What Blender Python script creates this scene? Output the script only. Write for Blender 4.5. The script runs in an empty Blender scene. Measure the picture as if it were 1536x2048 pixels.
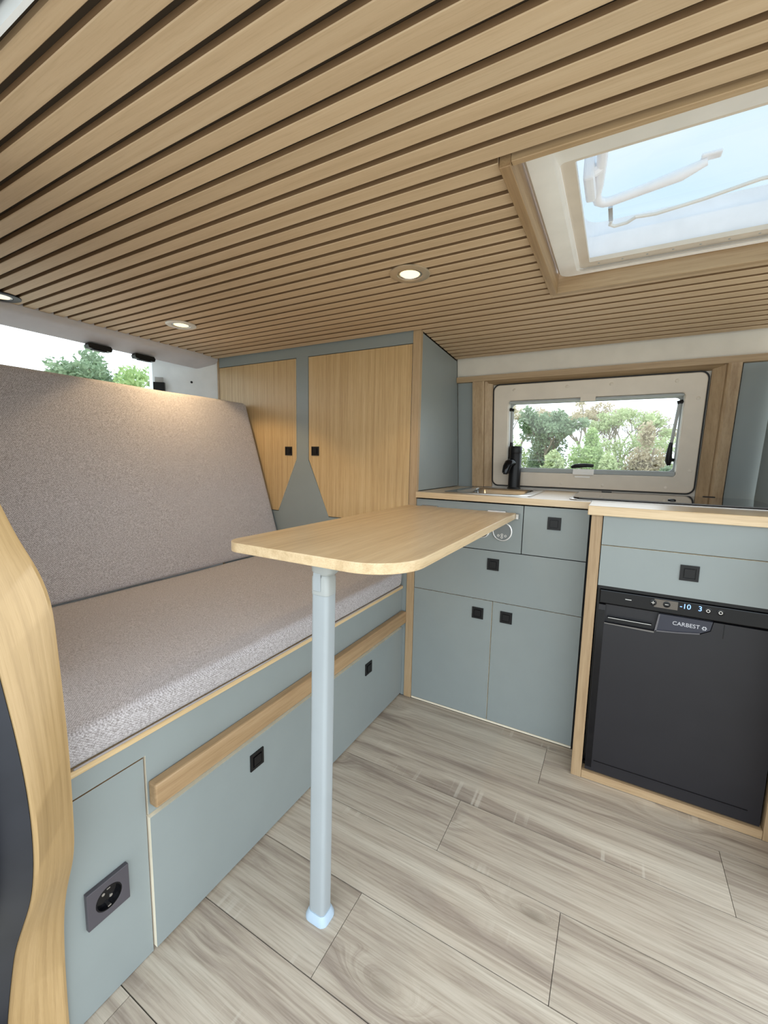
import bpy, bmesh, math, random
import numpy as np
from mathutils import Vector, Matrix

random.seed(7)
SC = bpy.context.scene
COL = SC.collection

# ------------------------------------------------------------------ camera
cam_d = bpy.data.cameras.new('camera')
cam = bpy.data.objects.new('camera', cam_d)
COL.objects.link(cam)
SC.camera = cam
FPX = 836.44
CAM = (0.7953, -1.6255, 1.0716)
YAW, PIT, ROL = math.radians(-28.959), math.radians(-7.1916), math.radians(1.1465)
fw = Vector((math.sin(YAW)*math.cos(PIT), math.cos(YAW)*math.cos(PIT), math.sin(PIT)))
r0 = Vector((math.cos(YAW), -math.sin(YAW), 0)); u0 = r0.cross(fw)
r1 = r0*math.cos(ROL) + u0*math.sin(ROL)
u1 = -r0*math.sin(ROL) + u0*math.cos(ROL)
M = Matrix((r1, u1, -fw)).transposed().to_4x4()
M.translation = Vector(CAM)
cam.matrix_world = M
cam_d.sensor_fit = 'HORIZONTAL'
cam_d.sensor_width = 36.0
cam_d.lens = FPX/1536*36.0
cam_d.clip_start = 0.02
cam_d.clip_end = 500

# ------------------------------------------------------------------ view, world
vs = SC.view_settings
vs.view_transform = 'Standard'; vs.look = 'None'; vs.gamma = 1.0; vs.use_curve_mapping = False
vs.exposure = 0.0

SKY_STRENGTH = 3.3
w = bpy.data.worlds.new('overcast_sky'); SC.world = w; w.use_nodes = True
nt = w.node_tree; nt.nodes.clear()
out = nt.nodes.new('ShaderNodeOutputWorld'); bg = nt.nodes.new('ShaderNodeBackground')
tc = nt.nodes.new('ShaderNodeTexCoord'); mp = nt.nodes.new('ShaderNodeMapping')
mp.inputs['Scale'].default_value = (1.2, 1.2, 3.0)
nz = nt.nodes.new('ShaderNodeTexNoise'); nz.inputs['Scale'].default_value = 1.8; nz.inputs['Detail'].default_value = 6
rp = nt.nodes.new('ShaderNodeValToRGB')
rp.color_ramp.elements[0].position = 0.35; rp.color_ramp.elements[0].color = (0.74, 0.89, 1.0, 1)
rp.color_ramp.elements[1].position = 0.68; rp.color_ramp.elements[1].color = (0.97, 0.99, 1.0, 1)
bg.inputs['Strength'].default_value = SKY_STRENGTH
nt.links.new(tc.outputs['Generated'], mp.inputs['Vector']); nt.links.new(mp.outputs['Vector'], nz.inputs['Vector'])
nt.links.new(nz.outputs['Fac'], rp.inputs['Fac']); nt.links.new(rp.outputs['Color'], bg.inputs['Color'])
nt.links.new(bg.outputs['Background'], out.inputs['Surface'])

# ------------------------------------------------------------------ materials
def srgb(r, g, b):
    f = lambda c: (c/255/12.92) if c/255 <= 0.04045 else ((c/255+0.055)/1.055)**2.4
    return (f(r), f(g), f(b), 1)

def new_mat(name):
    m = bpy.data.materials.new(name); m.use_nodes = True
    t = m.node_tree; t.nodes.clear()
    o = t.nodes.new('ShaderNodeOutputMaterial'); p = t.nodes.new('ShaderNodeBsdfPrincipled')
    t.links.new(p.outputs['BSDF'], o.inputs['Surface'])
    return m, t, p, o

def N(t, kind, **kw):
    n = t.nodes.new(kind)
    for k, v in kw.items():
        if k in n.inputs: n.inputs[k].default_value = v
        else: setattr(n, k, v)
    return n

def ramp(t, stops):
    r = t.nodes.new('ShaderNodeValToRGB'); e = r.color_ramp.elements
    e[0].position, e[0].color = stops[0]; e[1].position, e[1].color = stops[-1]
    for s in stops[1:-1]:
        k = e.new(s[0]); k.color = s[1]
    return r

def coords(t, scale, jitter=7.0):
    tcn = t.nodes.new('ShaderNodeTexCoord'); oi = t.nodes.new('ShaderNodeObjectInfo')
    mul = N(t, 'ShaderNodeMath', operation='MULTIPLY'); mul.inputs[1].default_value = jitter
    cx = t.nodes.new('ShaderNodeCombineXYZ'); ad = N(t, 'ShaderNodeVectorMath', operation='ADD')
    mpn = t.nodes.new('ShaderNodeMapping'); mpn.inputs['Scale'].default_value = scale
    t.links.new(oi.outputs['Random'], mul.inputs[0])
    for i in range(3): t.links.new(mul.outputs[0], cx.inputs[i])
    t.links.new(tcn.outputs['Object'], ad.inputs[0]); t.links.new(cx.outputs[0], ad.inputs[1])
    t.links.new(ad.outputs[0], mpn.inputs['Vector'])
    return mpn.outputs['Vector'], oi.outputs['Random'], tcn.outputs['Object']

def plain(name, col, rough=0.5, metal=0.0, spec=0.5, var=0.04, coat=0.0, bump=0.0, bscale=300):
    m, t, p, o = new_mat(name)
    v, rnd, oc = coords(t, (1, 1, 1))
    n = N(t, 'ShaderNodeTexNoise', Scale=14.0, Detail=4.0)
    t.links.new(v, n.inputs['Vector'])
    c0 = tuple(max(0, x*(1-var)) for x in col[:3]) + (1,); c1 = tuple(min(1, x*(1+var)) for x in col[:3]) + (1,)
    r = ramp(t, [(0.3, c0), (0.7, c1)])
    t.links.new(n.outputs['Fac'], r.inputs['Fac']); t.links.new(r.outputs['Color'], p.inputs['Base Color'])
    p.inputs['Roughness'].default_value = rough; p.inputs['Metallic'].default_value = metal
    p.inputs['Specular IOR Level'].default_value = spec; p.inputs['Coat Weight'].default_value = coat
    if bump:
        n2 = N(t, 'ShaderNodeTexNoise', Scale=float(bscale), Detail=2.0)
        t.links.new(oc, n2.inputs['Vector'])
        b = N(t, 'ShaderNodeBump', Strength=bump, Distance=0.001)
        t.links.new(n2.outputs['Fac'], b.inputs['Height']); t.links.new(b.outputs['Normal'], p.inputs['Normal'])
    return m

def wood(name, axis, dark, mid, light, rough=0.5, along=1.6, across=55.0, tint=0.06, fine=1.0, uv=False, coat=0.0):
    """straight grained oak veneer, grain along the given axis"""
    m, t, p, o = new_mat(name)
    sc = [across]*3; sc[axis] = along
    v, rnd, oc = coords(t, tuple(sc))
    if uv:
        tcu = t.nodes.new('ShaderNodeTexCoord'); mpu = t.nodes.new('ShaderNodeMapping'); mpu.inputs['Scale'].default_value = sc
        t.links.new(tcu.outputs['UV'], mpu.inputs['Vector']); v = mpu.outputs['Vector']; oc = tcu.outputs['UV']
    n1 = N(t, 'ShaderNodeTexNoise', Scale=1.0, Detail=5.0, Roughness=0.6, Distortion=0.35)
    t.links.new(v, n1.inputs['Vector'])
    sc2 = [across*7]*3; sc2[axis] = along*9
    mp2 = N(t, 'ShaderNodeMapping'); mp2.inputs['Scale'].default_value = sc2
    t.links.new(oc, mp2.inputs['Vector'])
    n2 = N(t, 'ShaderNodeTexNoise', Scale=1.0, Detail=2.0, Roughness=0.5)
    t.links.new(mp2.outputs['Vector'], n2.inputs['Vector'])
    r = ramp(t, [(0.28, dark), (0.5, mid), (0.75, light)])
    t.links.new(n1.outputs['Fac'], r.inputs['Fac'])
    r2 = ramp(t, [(0.33, (0.78, 0.74, 0.68, 1)), (0.5, (1, 1, 1, 1))])
    t.links.new(n2.outputs['Fac'], r2.inputs['Fac'])
    mx = N(t, 'ShaderNodeMix', data_type='RGBA', blend_type='MULTIPLY'); mx.inputs[0].default_value = 0.55*fine
    t.links.new(r.outputs['Color'], mx.inputs[6]); t.links.new(r2.outputs['Color'], mx.inputs[7])
    hs = t.nodes.new('ShaderNodeHueSaturation')
    mr = N(t, 'ShaderNodeMapRange'); mr.inputs[3].default_value = 1-tint; mr.inputs[4].default_value = 1+tint
    t.links.new(rnd, mr.inputs[0]); t.links.new(mr.outputs[0], hs.inputs['Value'])
    t.links.new(mx.outputs[2], hs.inputs['Color']); t.links.new(hs.outputs['Color'], p.inputs['Base Color'])
    p.inputs['Roughness'].default_value = rough; p.inputs['Coat Weight'].default_value = coat; p.inputs['Coat Roughness'].default_value = 0.28
    b = N(t, 'ShaderNodeBump', Strength=0.12, Distance=0.0006)
    t.links.new(n2.outputs['Fac'], b.inputs['Height']); t.links.new(b.outputs['Normal'], p.inputs['Normal'])
    return m

OAK = (srgb(190, 162, 124), srgb(207, 181, 143), srgb(217, 194, 158))
OAKD = (srgb(152, 124, 92), srgb(172, 145, 111), srgb(185, 159, 126))
wood_x = wood('oak_grain_along_x', 0, *OAK, rough=0.36, coat=0.7)
wood_y = wood('oak_grain_along_y', 1, *OAK, rough=0.32)
wood_z = wood('oak_grain_along_z', 2, *OAK, rough=0.45)
rail_y = wood('solid_oak_along_y', 1, srgb(140, 111, 79), srgb(160, 131, 96), srgb(174, 146, 112), rough=0.5)
post_z = wood('solid_oak_along_z', 2, *OAKD, rough=0.5)
trim_x = wood('solid_oak_along_x', 0, *OAKD, rough=0.5)
slat_w = wood('slat_oak', 0, srgb(188, 162, 129), srgb(198, 172, 139), srgb(207, 183, 151), rough=0.6, tint=0.04, fine=0.6)
pale_edge = plain('pale_plywood_edge', srgb(236, 226, 204), 0.6)
mdf_m = plain('brown_fibreboard', srgb(132, 103, 72), 0.85)
door_oak = wood('door_oak_veneer', 2, srgb(178, 146, 102), srgb(196, 165, 120), srgb(208, 180, 136), rough=0.42, across=85)
grey = plain('grey_green_laminate', srgb(139, 146, 145), 0.42, var=0.015, bump=0.05, bscale=900)
black = plain('black_plastic', srgb(14, 13, 15), 0.42, spec=0.35)
seal_m = plain('black_rubber', srgb(36, 37, 43), 0.5, var=0.15, spec=0.3)
fridge_m = plain('fridge_charcoal', srgb(36, 35, 39), 0.36, spec=0.35, var=0.05)
gloss_black = plain('gloss_black', srgb(12, 12, 16), 0.12, spec=0.3)
white_p = plain('white_plastic', srgb(232, 228, 222), 0.4)
ivory_p = plain('ivory_plastic', srgb(214, 202, 186), 0.45)
bright_w = plain('bright_white_plastic', srgb(246, 246, 250), 0.35)
body_white = plain('white_van_paint', srgb(236, 238, 240), 0.3)
cream_wall = plain('cream_wall_lining', srgb(216, 208, 196), 0.6)
steel = plain('stainless_steel', srgb(190, 188, 184), 0.22, metal=1.0)
chrome = plain('bright_aluminium', srgb(205, 205, 205), 0.25, metal=1.0)
alu_grey = plain('grey_painted_aluminium', srgb(156, 162, 165), 0.38, var=0.02)
grey_pl = plain('grey_plastic', srgb(160, 163, 161), 0.45)
foot_pl = plain('pale_blue_grey_plastic', srgb(172, 190, 206), 0.4)
socket_m = plain('anthracite_plastic', srgb(74, 70, 76), 0.4)
dark_hole = plain('dark_recess', srgb(30, 30, 32), 0.7)
dark_back = plain('brown_black_backing', srgb(62, 50, 36), 0.9)
lining = plain('grey_headliner_felt', srgb(206, 201, 204), 0.95, bump=0.5, bscale=700)
dark_trim = plain('dark_door_trim', srgb(70, 72, 76), 0.6)
bark = plain('bark', srgb(140, 128, 114), 0.9)

def fabric_mat(name, c_dark, c_mid, c_light):
    m, t, p, o = new_mat(name)
    v, rnd, oc = coords(t, (1, 1, 1))
    a = N(t, 'ShaderNodeMapping'); a.inputs['Scale'].default_value = (210, 950, 950)
    b = N(t, 'ShaderNodeMapping'); b.inputs['Scale'].default_value = (950, 230, 300)
    t.links.new(v, a.inputs['Vector']); t.links.new(v, b.inputs['Vector'])
    n1 = N(t, 'ShaderNodeTexNoise', Scale=1.0, Detail=1.5); n2 = N(t, 'ShaderNodeTexNoise', Scale=1.0, Detail=1.5)
    t.links.new(a.outputs[0], n1.inputs['Vector']); t.links.new(b.outputs[0], n2.inputs['Vector'])
    mx = N(t, 'ShaderNodeMath', operation='ADD'); t.links.new(n1.outputs['Fac'], mx.inputs[0]); t.links.new(n2.outputs['Fac'], mx.inputs[1])
    hf = N(t, 'ShaderNodeMath', operation='MULTIPLY'); hf.inputs[1].default_value = 0.5; t.links.new(mx.outputs[0], hf.inputs[0])
    # woven threads: two diagonal families of fine ribs
    sx_ = t.nodes.new('ShaderNodeSeparateXYZ'); t.links.new(oc, sx_.inputs[0])
    def mth(op, a_, b_=None, val=None):
        q = N(t, 'ShaderNodeMath', operation=op); t.links.new(a_, q.inputs[0])
        if b_ is not None: t.links.new(b_, q.inputs[1])
        elif val is not None: q.inputs[1].default_value = val
        return q.outputs[0]
    xz = mth('ADD', sx_.outputs[0], sx_.outputs[2])
    s1 = mth('SINE', mth('MULTIPLY', mth('ADD', sx_.outputs[1], xz), val=1150.0))
    s2 = mth('SINE', mth('MULTIPLY', mth('SUBTRACT', sx_.outputs[1], xz), val=1150.0))
    wv = mth('MULTIPLY', mth('ADD', s1, mth('MULTIPLY', s2, val=0.5)), val=0.045)
    hf2 = N(t, 'ShaderNodeMath', operation='ADD'); t.links.new(hf.outputs[0], hf2.inputs[0]); t.links.new(wv, hf2.inputs[1]); hf = hf2
    r = ramp(t, [(0.36, c_dark), (0.5, c_mid), (0.64, c_light)])
    t.links.new(hf.outputs[0], r.inputs['Fac']); t.links.new(r.outputs['Color'], p.inputs['Base Color'])
    p.inputs['Roughness'].default_value = 0.9; p.inputs['Sheen Weight'].default_value = 0.25
    p.inputs['Specular IOR Level'].default_value = 0.2
    bp = N(t, 'ShaderNodeBump', Strength=0.6, Distance=0.0015)
    t.links.new(hf.outputs[0], bp.inputs['Height']); t.links.new(bp.outputs['Normal'], p.inputs['Normal'])
    return m
fabric = fabric_mat('heathered_grey_fabric', srgb(136, 128, 126), srgb(174, 167, 167), srgb(208, 202, 204))
seam_m = plain('fabric_seam', srgb(158, 150, 148), 0.9)

def floor_mat():
    m, t, p, o = new_mat('grey_oak_plank')
    v, rnd, oc = coords(t, (1.1, 17, 1), jitter=31)
    n1 = N(t, 'ShaderNodeTexNoise', Scale=1.0, Detail=9.0, Roughness=0.68, Distortion=0.7)
    v3, _, _ = coords(t, (2.0, 5.0, 1), jitter=23)
    vo = N(t, 'ShaderNodeTexVoronoi', Scale=1.0); vo.feature = 'F1'
    t.links.new(v3, vo.inputs['Vector'])
    sw_ = N(t, 'ShaderNodeMapRange'); sw_.interpolation_type = 'SMOOTHSTEP'
    sw_.inputs[1].default_value = 0.0; sw_.inputs[2].default_value = 0.30; sw_.inputs[3].default_value = 1.5; sw_.inputs[4].default_value = 0.0
    t.links.new(vo.outputs['Distance'], sw_.inputs[0])
    off = t.nodes.new('ShaderNodeCombineXYZ'); t.links.new(sw_.outputs[0], off.inputs[1])
    va = N(t, 'ShaderNodeVectorMath', operation='ADD'); t.links.new(v, va.inputs[0]); t.links.new(off.outputs[0], va.inputs[1])
    t.links.new(va.outputs[0], n1.inputs['Vector'])
    v2, _, _ = coords(t, (7, 210, 1), jitter=17)
    n2 = N(t, 'ShaderNodeTexNoise', Scale=1.0, Detail=4.0, Roughness=0.6)
    t.links.new(v2, n2.inputs['Vector'])
    kn = ramp(t, [(0.0, (0.42, 0.40, 0.38, 1)), (0.035, (0.6, 0.58, 0.56, 1)), (0.075, (0.86, 0.85, 0.84, 1)), (0.2, (1, 1, 1, 1))])
    t.links.new(vo.outputs['Distance'], kn.inputs['Fac'])
    r = ramp(t, [(0.24, srgb(112, 100, 90)), (0.38, srgb(156, 142, 129)), (0.48, srgb(183, 170, 154)), (0.72, srgb(208, 198, 182))])
    t.links.new(n1.outputs['Fac'], r.inputs['Fac'])
    r2 = ramp(t, [(0.32, (0.66, 0.63, 0.60, 1)), (0.56, (1, 1, 1, 1))])
    t.links.new(n2.outputs['Fac'], r2.inputs['Fac'])
    mx = N(t, 'ShaderNodeMix', data_type='RGBA', blend_type='MULTIPLY'); mx.inputs[0].default_value = 0.7
    t.links.new(r.outputs['Color'], mx.inputs[6]); t.links.new(r2.outputs['Color'], mx.inputs[7])
    mk = N(t, 'ShaderNodeMix', data_type='RGBA', blend_type='MULTIPLY'); mk.inputs[0].default_value = 0.8
    t.links.new(mx.outputs[2], mk.inputs[6]); t.links.new(kn.outputs['Color'], mk.inputs[7])
    # pale saw marks across the board
    v4, _, _ = coords(t, (60, 2.0, 1), jitter=11)
    n4 = N(t, 'ShaderNodeTexNoise', Scale=1.0, Detail=1.0); t.links.new(v4, n4.inputs['Vector'])
    v5, _, _ = coords(t, (2.2, 6, 1), jitter=41)
    n5 = N(t, 'ShaderNodeTexNoise', Scale=1.0, Detail=1.0); t.links.new(v5, n5.inputs['Vector'])
    s4 = ramp(t, [(0.6, (0, 0, 0, 1)), (0.68, (1, 1, 1, 1))]); t.links.new(n4.outputs['Fac'], s4.inputs['Fac'])
    s5 = ramp(t, [(0.58, (0, 0, 0, 1)), (0.66, (1, 1, 1, 1))]); t.links.new(n5.outputs['Fac'], s5.inputs['Fac'])
    mm = N(t, 'ShaderNodeMath', operation='MULTIPLY'); t.links.new(s4.outputs['Color'], mm.inputs[0]); t.links.new(s5.outputs['Color'], mm.inputs[1])
    m3 = N(t, 'ShaderNodeMath', operation='MULTIPLY'); m3.inputs[1].default_value = 0.4; t.links.new(mm.outputs[0], m3.inputs[0])
    ms = N(t, 'ShaderNodeMix', data_type='RGBA', blend_type='MIX'); ms.inputs[7].default_value = srgb(214, 206, 192)
    t.links.new(m3.outputs[0], ms.inputs[0]); t.links.new(mk.outputs[2], ms.inputs[6])
    hs = t.nodes.new('ShaderNodeHueSaturation')
    mr = N(t, 'ShaderNodeMapRange'); mr.inputs[3].default_value = 0.9; mr.inputs[4].default_value = 1.07
    t.links.new(rnd, mr.inputs[0]); t.links.new(mr.outputs[0], hs.inputs['Value'])
    t.links.new(ms.outputs[2], hs.inputs['Color']); t.links.new(hs.outputs['Color'], p.inputs['Base Color'])
    p.inputs['Roughness'].default_value = 0.5
    b = N(t, 'ShaderNodeBump', Strength=0.15, Distance=0.0008)
    t.links.new(n2.outputs['Fac'], b.inputs['Height']); t.links.new(b.outputs['Normal'], p.inputs['Normal'])
    return m
plank_m = floor_mat()
joint_m = plain('dark_joint', srgb(66, 60, 54), 0.9)

def glass_mat(name, tint, fac=0.06, rough=0.02):
    m = bpy.data.materials.new(name); m.use_nodes = True; t = m.node_tree; t.nodes.clear()
    o = t.nodes.new('ShaderNodeOutputMaterial'); mix = t.nodes.new('ShaderNodeMixShader')
    tr = t.nodes.new('ShaderNodeBsdfTransparent'); tr.inputs['Color'].default_value = tint
    gl = t.nodes.new('ShaderNodeBsdfGlossy'); gl.inputs['Roughness'].default_value = rough
    mix.inputs[0].default_value = fac
    t.links.new(tr.outputs[0], mix.inputs[1]); t.links.new(gl.outputs[0], mix.inputs[2]); t.links.new(mix.outputs[0], o.inputs['Surface'])
    return m
pane_m = glass_mat('clear_acrylic', (0.95, 0.96, 0.96, 1), 0.05)
rear_glass = glass_mat('rear_glass', (0.93, 0.95, 0.95, 1), 0.04)
dome_m = glass_mat('sky_dimming_dome', (0.26, 0.30, 0.32, 1), 0.04)  # dome tint put in to hold down the brightness of the sky
hob_glass = plain('dark_hob_glass', srgb(44, 42, 42), 0.06, coat=0.5)

def emit_mat(name, col, strength):
    m = bpy.data.materials.new(name); m.use_nodes = True; t = m.node_tree; t.nodes.clear()
    o = t.nodes.new('ShaderNodeOutputMaterial'); e = t.nodes.new('ShaderNodeEmission')
    e.inputs['Color'].default_value = col; e.inputs['Strength'].default_value = strength
    t.links.new(e.outputs[0], o.inputs['Surface']); return m
led_warm = emit_mat('warm_led', (1.0, 0.84, 0.46, 1), 1.9)
led_blue = emit_mat('blue_digits', (0.25, 0.45, 1.0, 1), 2.5)

# ------------------------------------------------------------------ geometry helpers
def bmbox(bm, x0, x1, y0, y1, z0, z1, bev=0.0, seg=2):
    vs_ = [bm.verts.new((x, y, z)) for x in (x0, x1) for y in (y0, y1) for z in (z0, z1)]
    f = [(0, 1, 3, 2), (4, 6, 7, 5), (0, 4, 5, 1), (2, 3, 7, 6), (0, 2, 6, 4), (1, 5, 7, 3)]
    fs = [bm.faces.new([vs_[i] for i in q]) for q in f]
    if bev:
        es = list({e for q in fs for e in q.edges})
        bmesh.ops.bevel(bm, geom=es, offset=bev, segments=seg, affect='EDGES', profile=0.5)

def bmprism(bm, poly, axis, a, b):
    """polygon in the two other axes, extruded along axis from a to b"""
    def P(q, h):
        p = [q[0], q[1]]; p.insert(axis, h); return p
    A = [bm.verts.new(P(q, a)) for q in poly]; B = [bm.verts.new(P(q, b)) for q in poly]
    n = len(poly)
    bm.faces.new(A); bm.faces.new(B[::-1])
    for i in range(n):
        bm.faces.new((A[i], B[i], B[(i+1) % n], A[(i+1) % n]))

def bmtube(bm, pts, r, n=12, cap=True):
    pts = [Vector(p) for p in pts]; rings = []
    rr = r if isinstance(r, (list, tuple)) else [r]*len(pts)
    prev = None
    for i, p in enumerate(pts):
        d = (pts[min(i+1, len(pts)-1)] - pts[max(i-1, 0)]).normalized()
        if prev is None:
            up = Vector((0, 0, 1)) if abs(d.z) < 0.9 else Vector((1, 0, 0))
            s = d.cross(up).normalized()
        else:
            s = (prev - d*prev.dot(d)).normalized()
        prev = s; t_ = d.cross(s)
        rings.append([bm.verts.new(p + (s*math.cos(k*2*math.pi/n) + t_*math.sin(k*2*math.pi/n))*rr[i]) for k in range(n)])
    for a, b in zip(rings, rings[1:]):
        for k in range(n): bm.faces.new((a[k], a[(k+1) % n], b[(k+1) % n], b[k]))
    if cap:
        bm.faces.new(rings[0][::-1]); bm.faces.new(rings[-1])

def bmlathe(bm, prof, c, axis=2, n=32, sign=1, open0=False):
    """prof = [(radius, height)], revolved about an axis through c"""
    rings = []
    for r, h in prof:
        ring = []
        for k in range(n):
            a = k*2*math.pi/n
            p = [r*math.cos(a), r*math.sin(a)]; p.insert(axis, h*sign)
            ring.append(bm.verts.new(Vector(p) + Vector(c)))
        rings.append(ring)
    for a, b in zip(rings, rings[1:]):
        for k in range(n): bm.faces.new((a[k], a[(k+1) % n], b[(k+1) % n], b[k]))
    if prof[0][0] > 1e-6 and not open0: bm.faces.new(rings[0][::-1])
    if prof[-1][0] > 1e-6: bm.faces.new(rings[-1])

def rrect(x0, x1, y0, y1, r, n=6):
    rs = r if isinstance(r, (list, tuple)) else [r]*4   # corners: x1y1, x0y1, x0y0, x1y0
    pts = []
    for (cx, cy, a0, q) in ((x1-rs[0], y1-rs[0], 0, rs[0]), (x0+rs[1], y1-rs[1], 90, rs[1]), (x0+rs[2], y0+rs[2], 180, rs[2]), (x1-rs[3], y0+rs[3], 270, rs[3])):
        for k in range(n+1):
            a = math.radians(a0+90*k/n); pts.append((cx+q*math.cos(a), cy+q*math.sin(a)))
    return pts

def bmring(bm, outer, inner, fn0, fn1):
    """a frame between two outlines with equal point counts; fn0/fn1 map (u,v) to front / back 3-D points"""
    n = len(outer)
    o0 = [bm.verts.new(fn0(*q)) for q in outer]; i0 = [bm.verts.new(fn0(*q)) for q in inner]
    o1 = [bm.verts.new(fn1(*q)) for q in outer]; i1 = [bm.verts.new(fn1(*q)) for q in inner]
    for k in range(n):
        j = (k+1) % n
        bm.faces.new((o0[k], o0[j], i0[j], i0[k])); bm.faces.new((o1[j], o1[k], i1[k], i1[j]))
        bm.faces.new((o0[j], o0[k], o1[k], o1[j])); bm.faces.new((i0[k], i0[j], i1[j], i1[k]))

def wloc(o):
    v = Vector((0, 0, 0))
    while o is not None: v = v + o.location; o = o.parent
    return v

def obj(name, bm, mat, parent=None, smooth=None, base=False):
    bmesh.ops.remove_doubles(bm, verts=bm.verts, dist=1e-6)
    bmesh.ops.recalc_face_normals(bm, faces=bm.faces)
    me = bpy.data.meshes.new(name)
    lo = Vector((min(v.co.x for v in bm.verts), min(v.co.y for v in bm.verts), min(v.co.z for v in bm.verts)))
    hi = Vector((max(v.co.x for v in bm.verts), max(v.co.y for v in bm.verts), max(v.co.z for v in bm.verts)))
    c = (lo+hi)/2
    for v in bm.verts: v.co -= c
    if smooth:
        for f in bm.faces: f.smooth = True
        for e in bm.edges:
            if len(e.link_faces) == 2 and e.calc_face_angle(0) > math.radians(smooth): e.smooth = False
    bm.to_mesh(me); bm.free()
    for m in (mat if isinstance(mat, (list, tuple)) else [mat]): me.materials.append(m)
    o = bpy.data.objects.new(name, me); COL.objects.link(o)
    o.location = c - (wloc(parent) if parent else Vector((0, 0, 0))); o.parent = parent
    return o

def B(name, mat, parent, x0, x1, y0, y1, z0, z1, bev=0.0, seg=2):
    bm = bmesh.new(); bmbox(bm, x0, x1, y0, y1, z0, z1, bev, seg); return obj(name, bm, mat, parent)

def tag(o, label=None, cat=None, group=None, kind=None):
    if label: o['label'] = label
    if cat: o['category'] = cat
    if group: o['group'] = group
    if kind: o['kind'] = kind
    return o

def thing(name, loc, label, cat, group=None, kind=None):
    o = bpy.data.objects.new(name, None); COL.objects.link(o); o.location = loc
    o.empty_display_size = 0.05
    return tag(o, label, cat, group, kind)

def front_panel(name, parent, poly, axis, face, back, sign, facemat=None, edge=None):
    """flat board with coloured faces and paler cut edges; the polygon lies across the given axis"""
    bm = bmesh.new(); bmprism(bm, poly, axis, face, back)
    bmesh.ops.recalc_face_normals(bm, faces=bm.faces)
    for f in bm.faces: f.material_index = 0 if abs(f.normal[axis]) > 0.7 else 1
    return obj(name, bm, [facemat or grey, edge or pale_edge], parent)

def rect(a0, a1, b0, b1): return [(a0, b0), (a1, b0), (a1, b1), (a0, b1)]

def push_lock(parent, x, y, z, axis, s=0.046):
    """square black push lock: rim plate with a recessed ring and a raised button, facing -Y (axis 1) or +X (axis 0)"""
    bm = bmesh.new(); h = s/2; i = s*0.27
    def bx(u0, u1, v0, v1, d0, d1):
        if axis == 1: bmbox(bm, x+u0, x+u1, y-d1, y-d0, z+v0, z+v1)
        else: bmbox(bm, x+d0, x+d1, y+u0, y+u1, z+v0, z+v1)
    bx(-h, h, -h, h, 0, 0.0012)
    q = i+0.003
    bx(-h, -q, -h, h, 0.0012, 0.004); bx(q, h, -h, h, 0.0012, 0.004)
    bx(-q, q, q, h, 0.0012, 0.004); bx(-q, q, -h, -q, 0.0012, 0.004)
    bx(-i, i, -i, i, 0.0012, 0.0055)
    return obj('push_lock', bm, black, parent)

def text_mesh(name, s, size, mat, parent, origin, axis_u=(1, 0, 0), axis_v=(0, 0, 1), ext=0.0004):
    cu = bpy.data.curves.new('t', 'FONT'); cu.body = s; cu.size = size; cu.extrude = ext
    cu.align_x = 'LEFT'; cu.align_y = 'BOTTOM'
    to = bpy.data.objects.new('t', cu); COL.objects.link(to)
    bpy.context.view_layer.update()
    me = bpy.data.meshes.new_from_object(to.evaluated_get(bpy.context.evaluated_depsgraph_get()))
    bpy.data.objects.remove(to)
    bm = bmesh.new(); bm.from_mesh(me); bpy.data.meshes.remove(me)
    u, v, o3 = Vector(axis_u), Vector(axis_v), Vector(origin); n_ = u.cross(v)
    for q in bm.verts: q.co = o3 + u*q.co.x + v*q.co.y + n_*q.co.z
    return obj(name, bm, mat, parent)

# ------------------------------------------------------------------ shared dimensions
ZC = 1.6
def zceil(y):
    if y < -0.12: return ZC
    return ZC - 0.036*((y+0.12)/0.575)
def yw(z): return 0.545 - 0.14*(z-0.936)          # far side wall leans inwards
XR = -1.155                                          # rear end of the slatted ceiling
XE = 1.75                                            # ceiling and floor carry on towards the cab
SKX0, SKX1, SKY0, SKY1 = 0.568, 1.30, -0.816, -0.147  # oak frame of the roof window
WT = 0.938                                           # worktop height

# ------------------------------------------------------------------ floor
fl = B('floor', joint_m, None, -1.43, XE, -1.46, 0.52, -0.04, -0.003); tag(fl, 'grey oak plank floor of the camper van', kind='structure')
rows = [(-0.043, 0.157, [-0.3]), (-0.243, -0.043, [0.644, -0.62]), (-0.443, -0.243, [1.127]), (-0.643, -0.443, [0.44, 1.66]),
        (-0.843, -0.643, [0.758]), (-1.043, -0.843, [0.321, 1.541]), (-1.243, -1.043, [0.9]), (-1.443, -1.243, [0.027, 1.247])]
for y0, y1, js in rows:
    xs = [-0.02] + [j for j in sorted(js) if j > 0] + [XE]
    if y0 == -0.043: y1 = 0.0
    for a, b in zip(xs, xs[1:]):
        bm = bmesh.new(); bmbox(bm, a+0.0007, b-0.0007, y0+0.0012, y1-0.0012, -0.004, 0.0)
        obj('plank', bm, plank_m, fl)

for y0, y1 in ((0.0, 0.157), (0.157, 0.357), (0.357, 0.519)):
    B('plank', plank_m, fl, 1.2835, XE, y0+0.0006, y1-0.0006, -0.004, 0.0)

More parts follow.
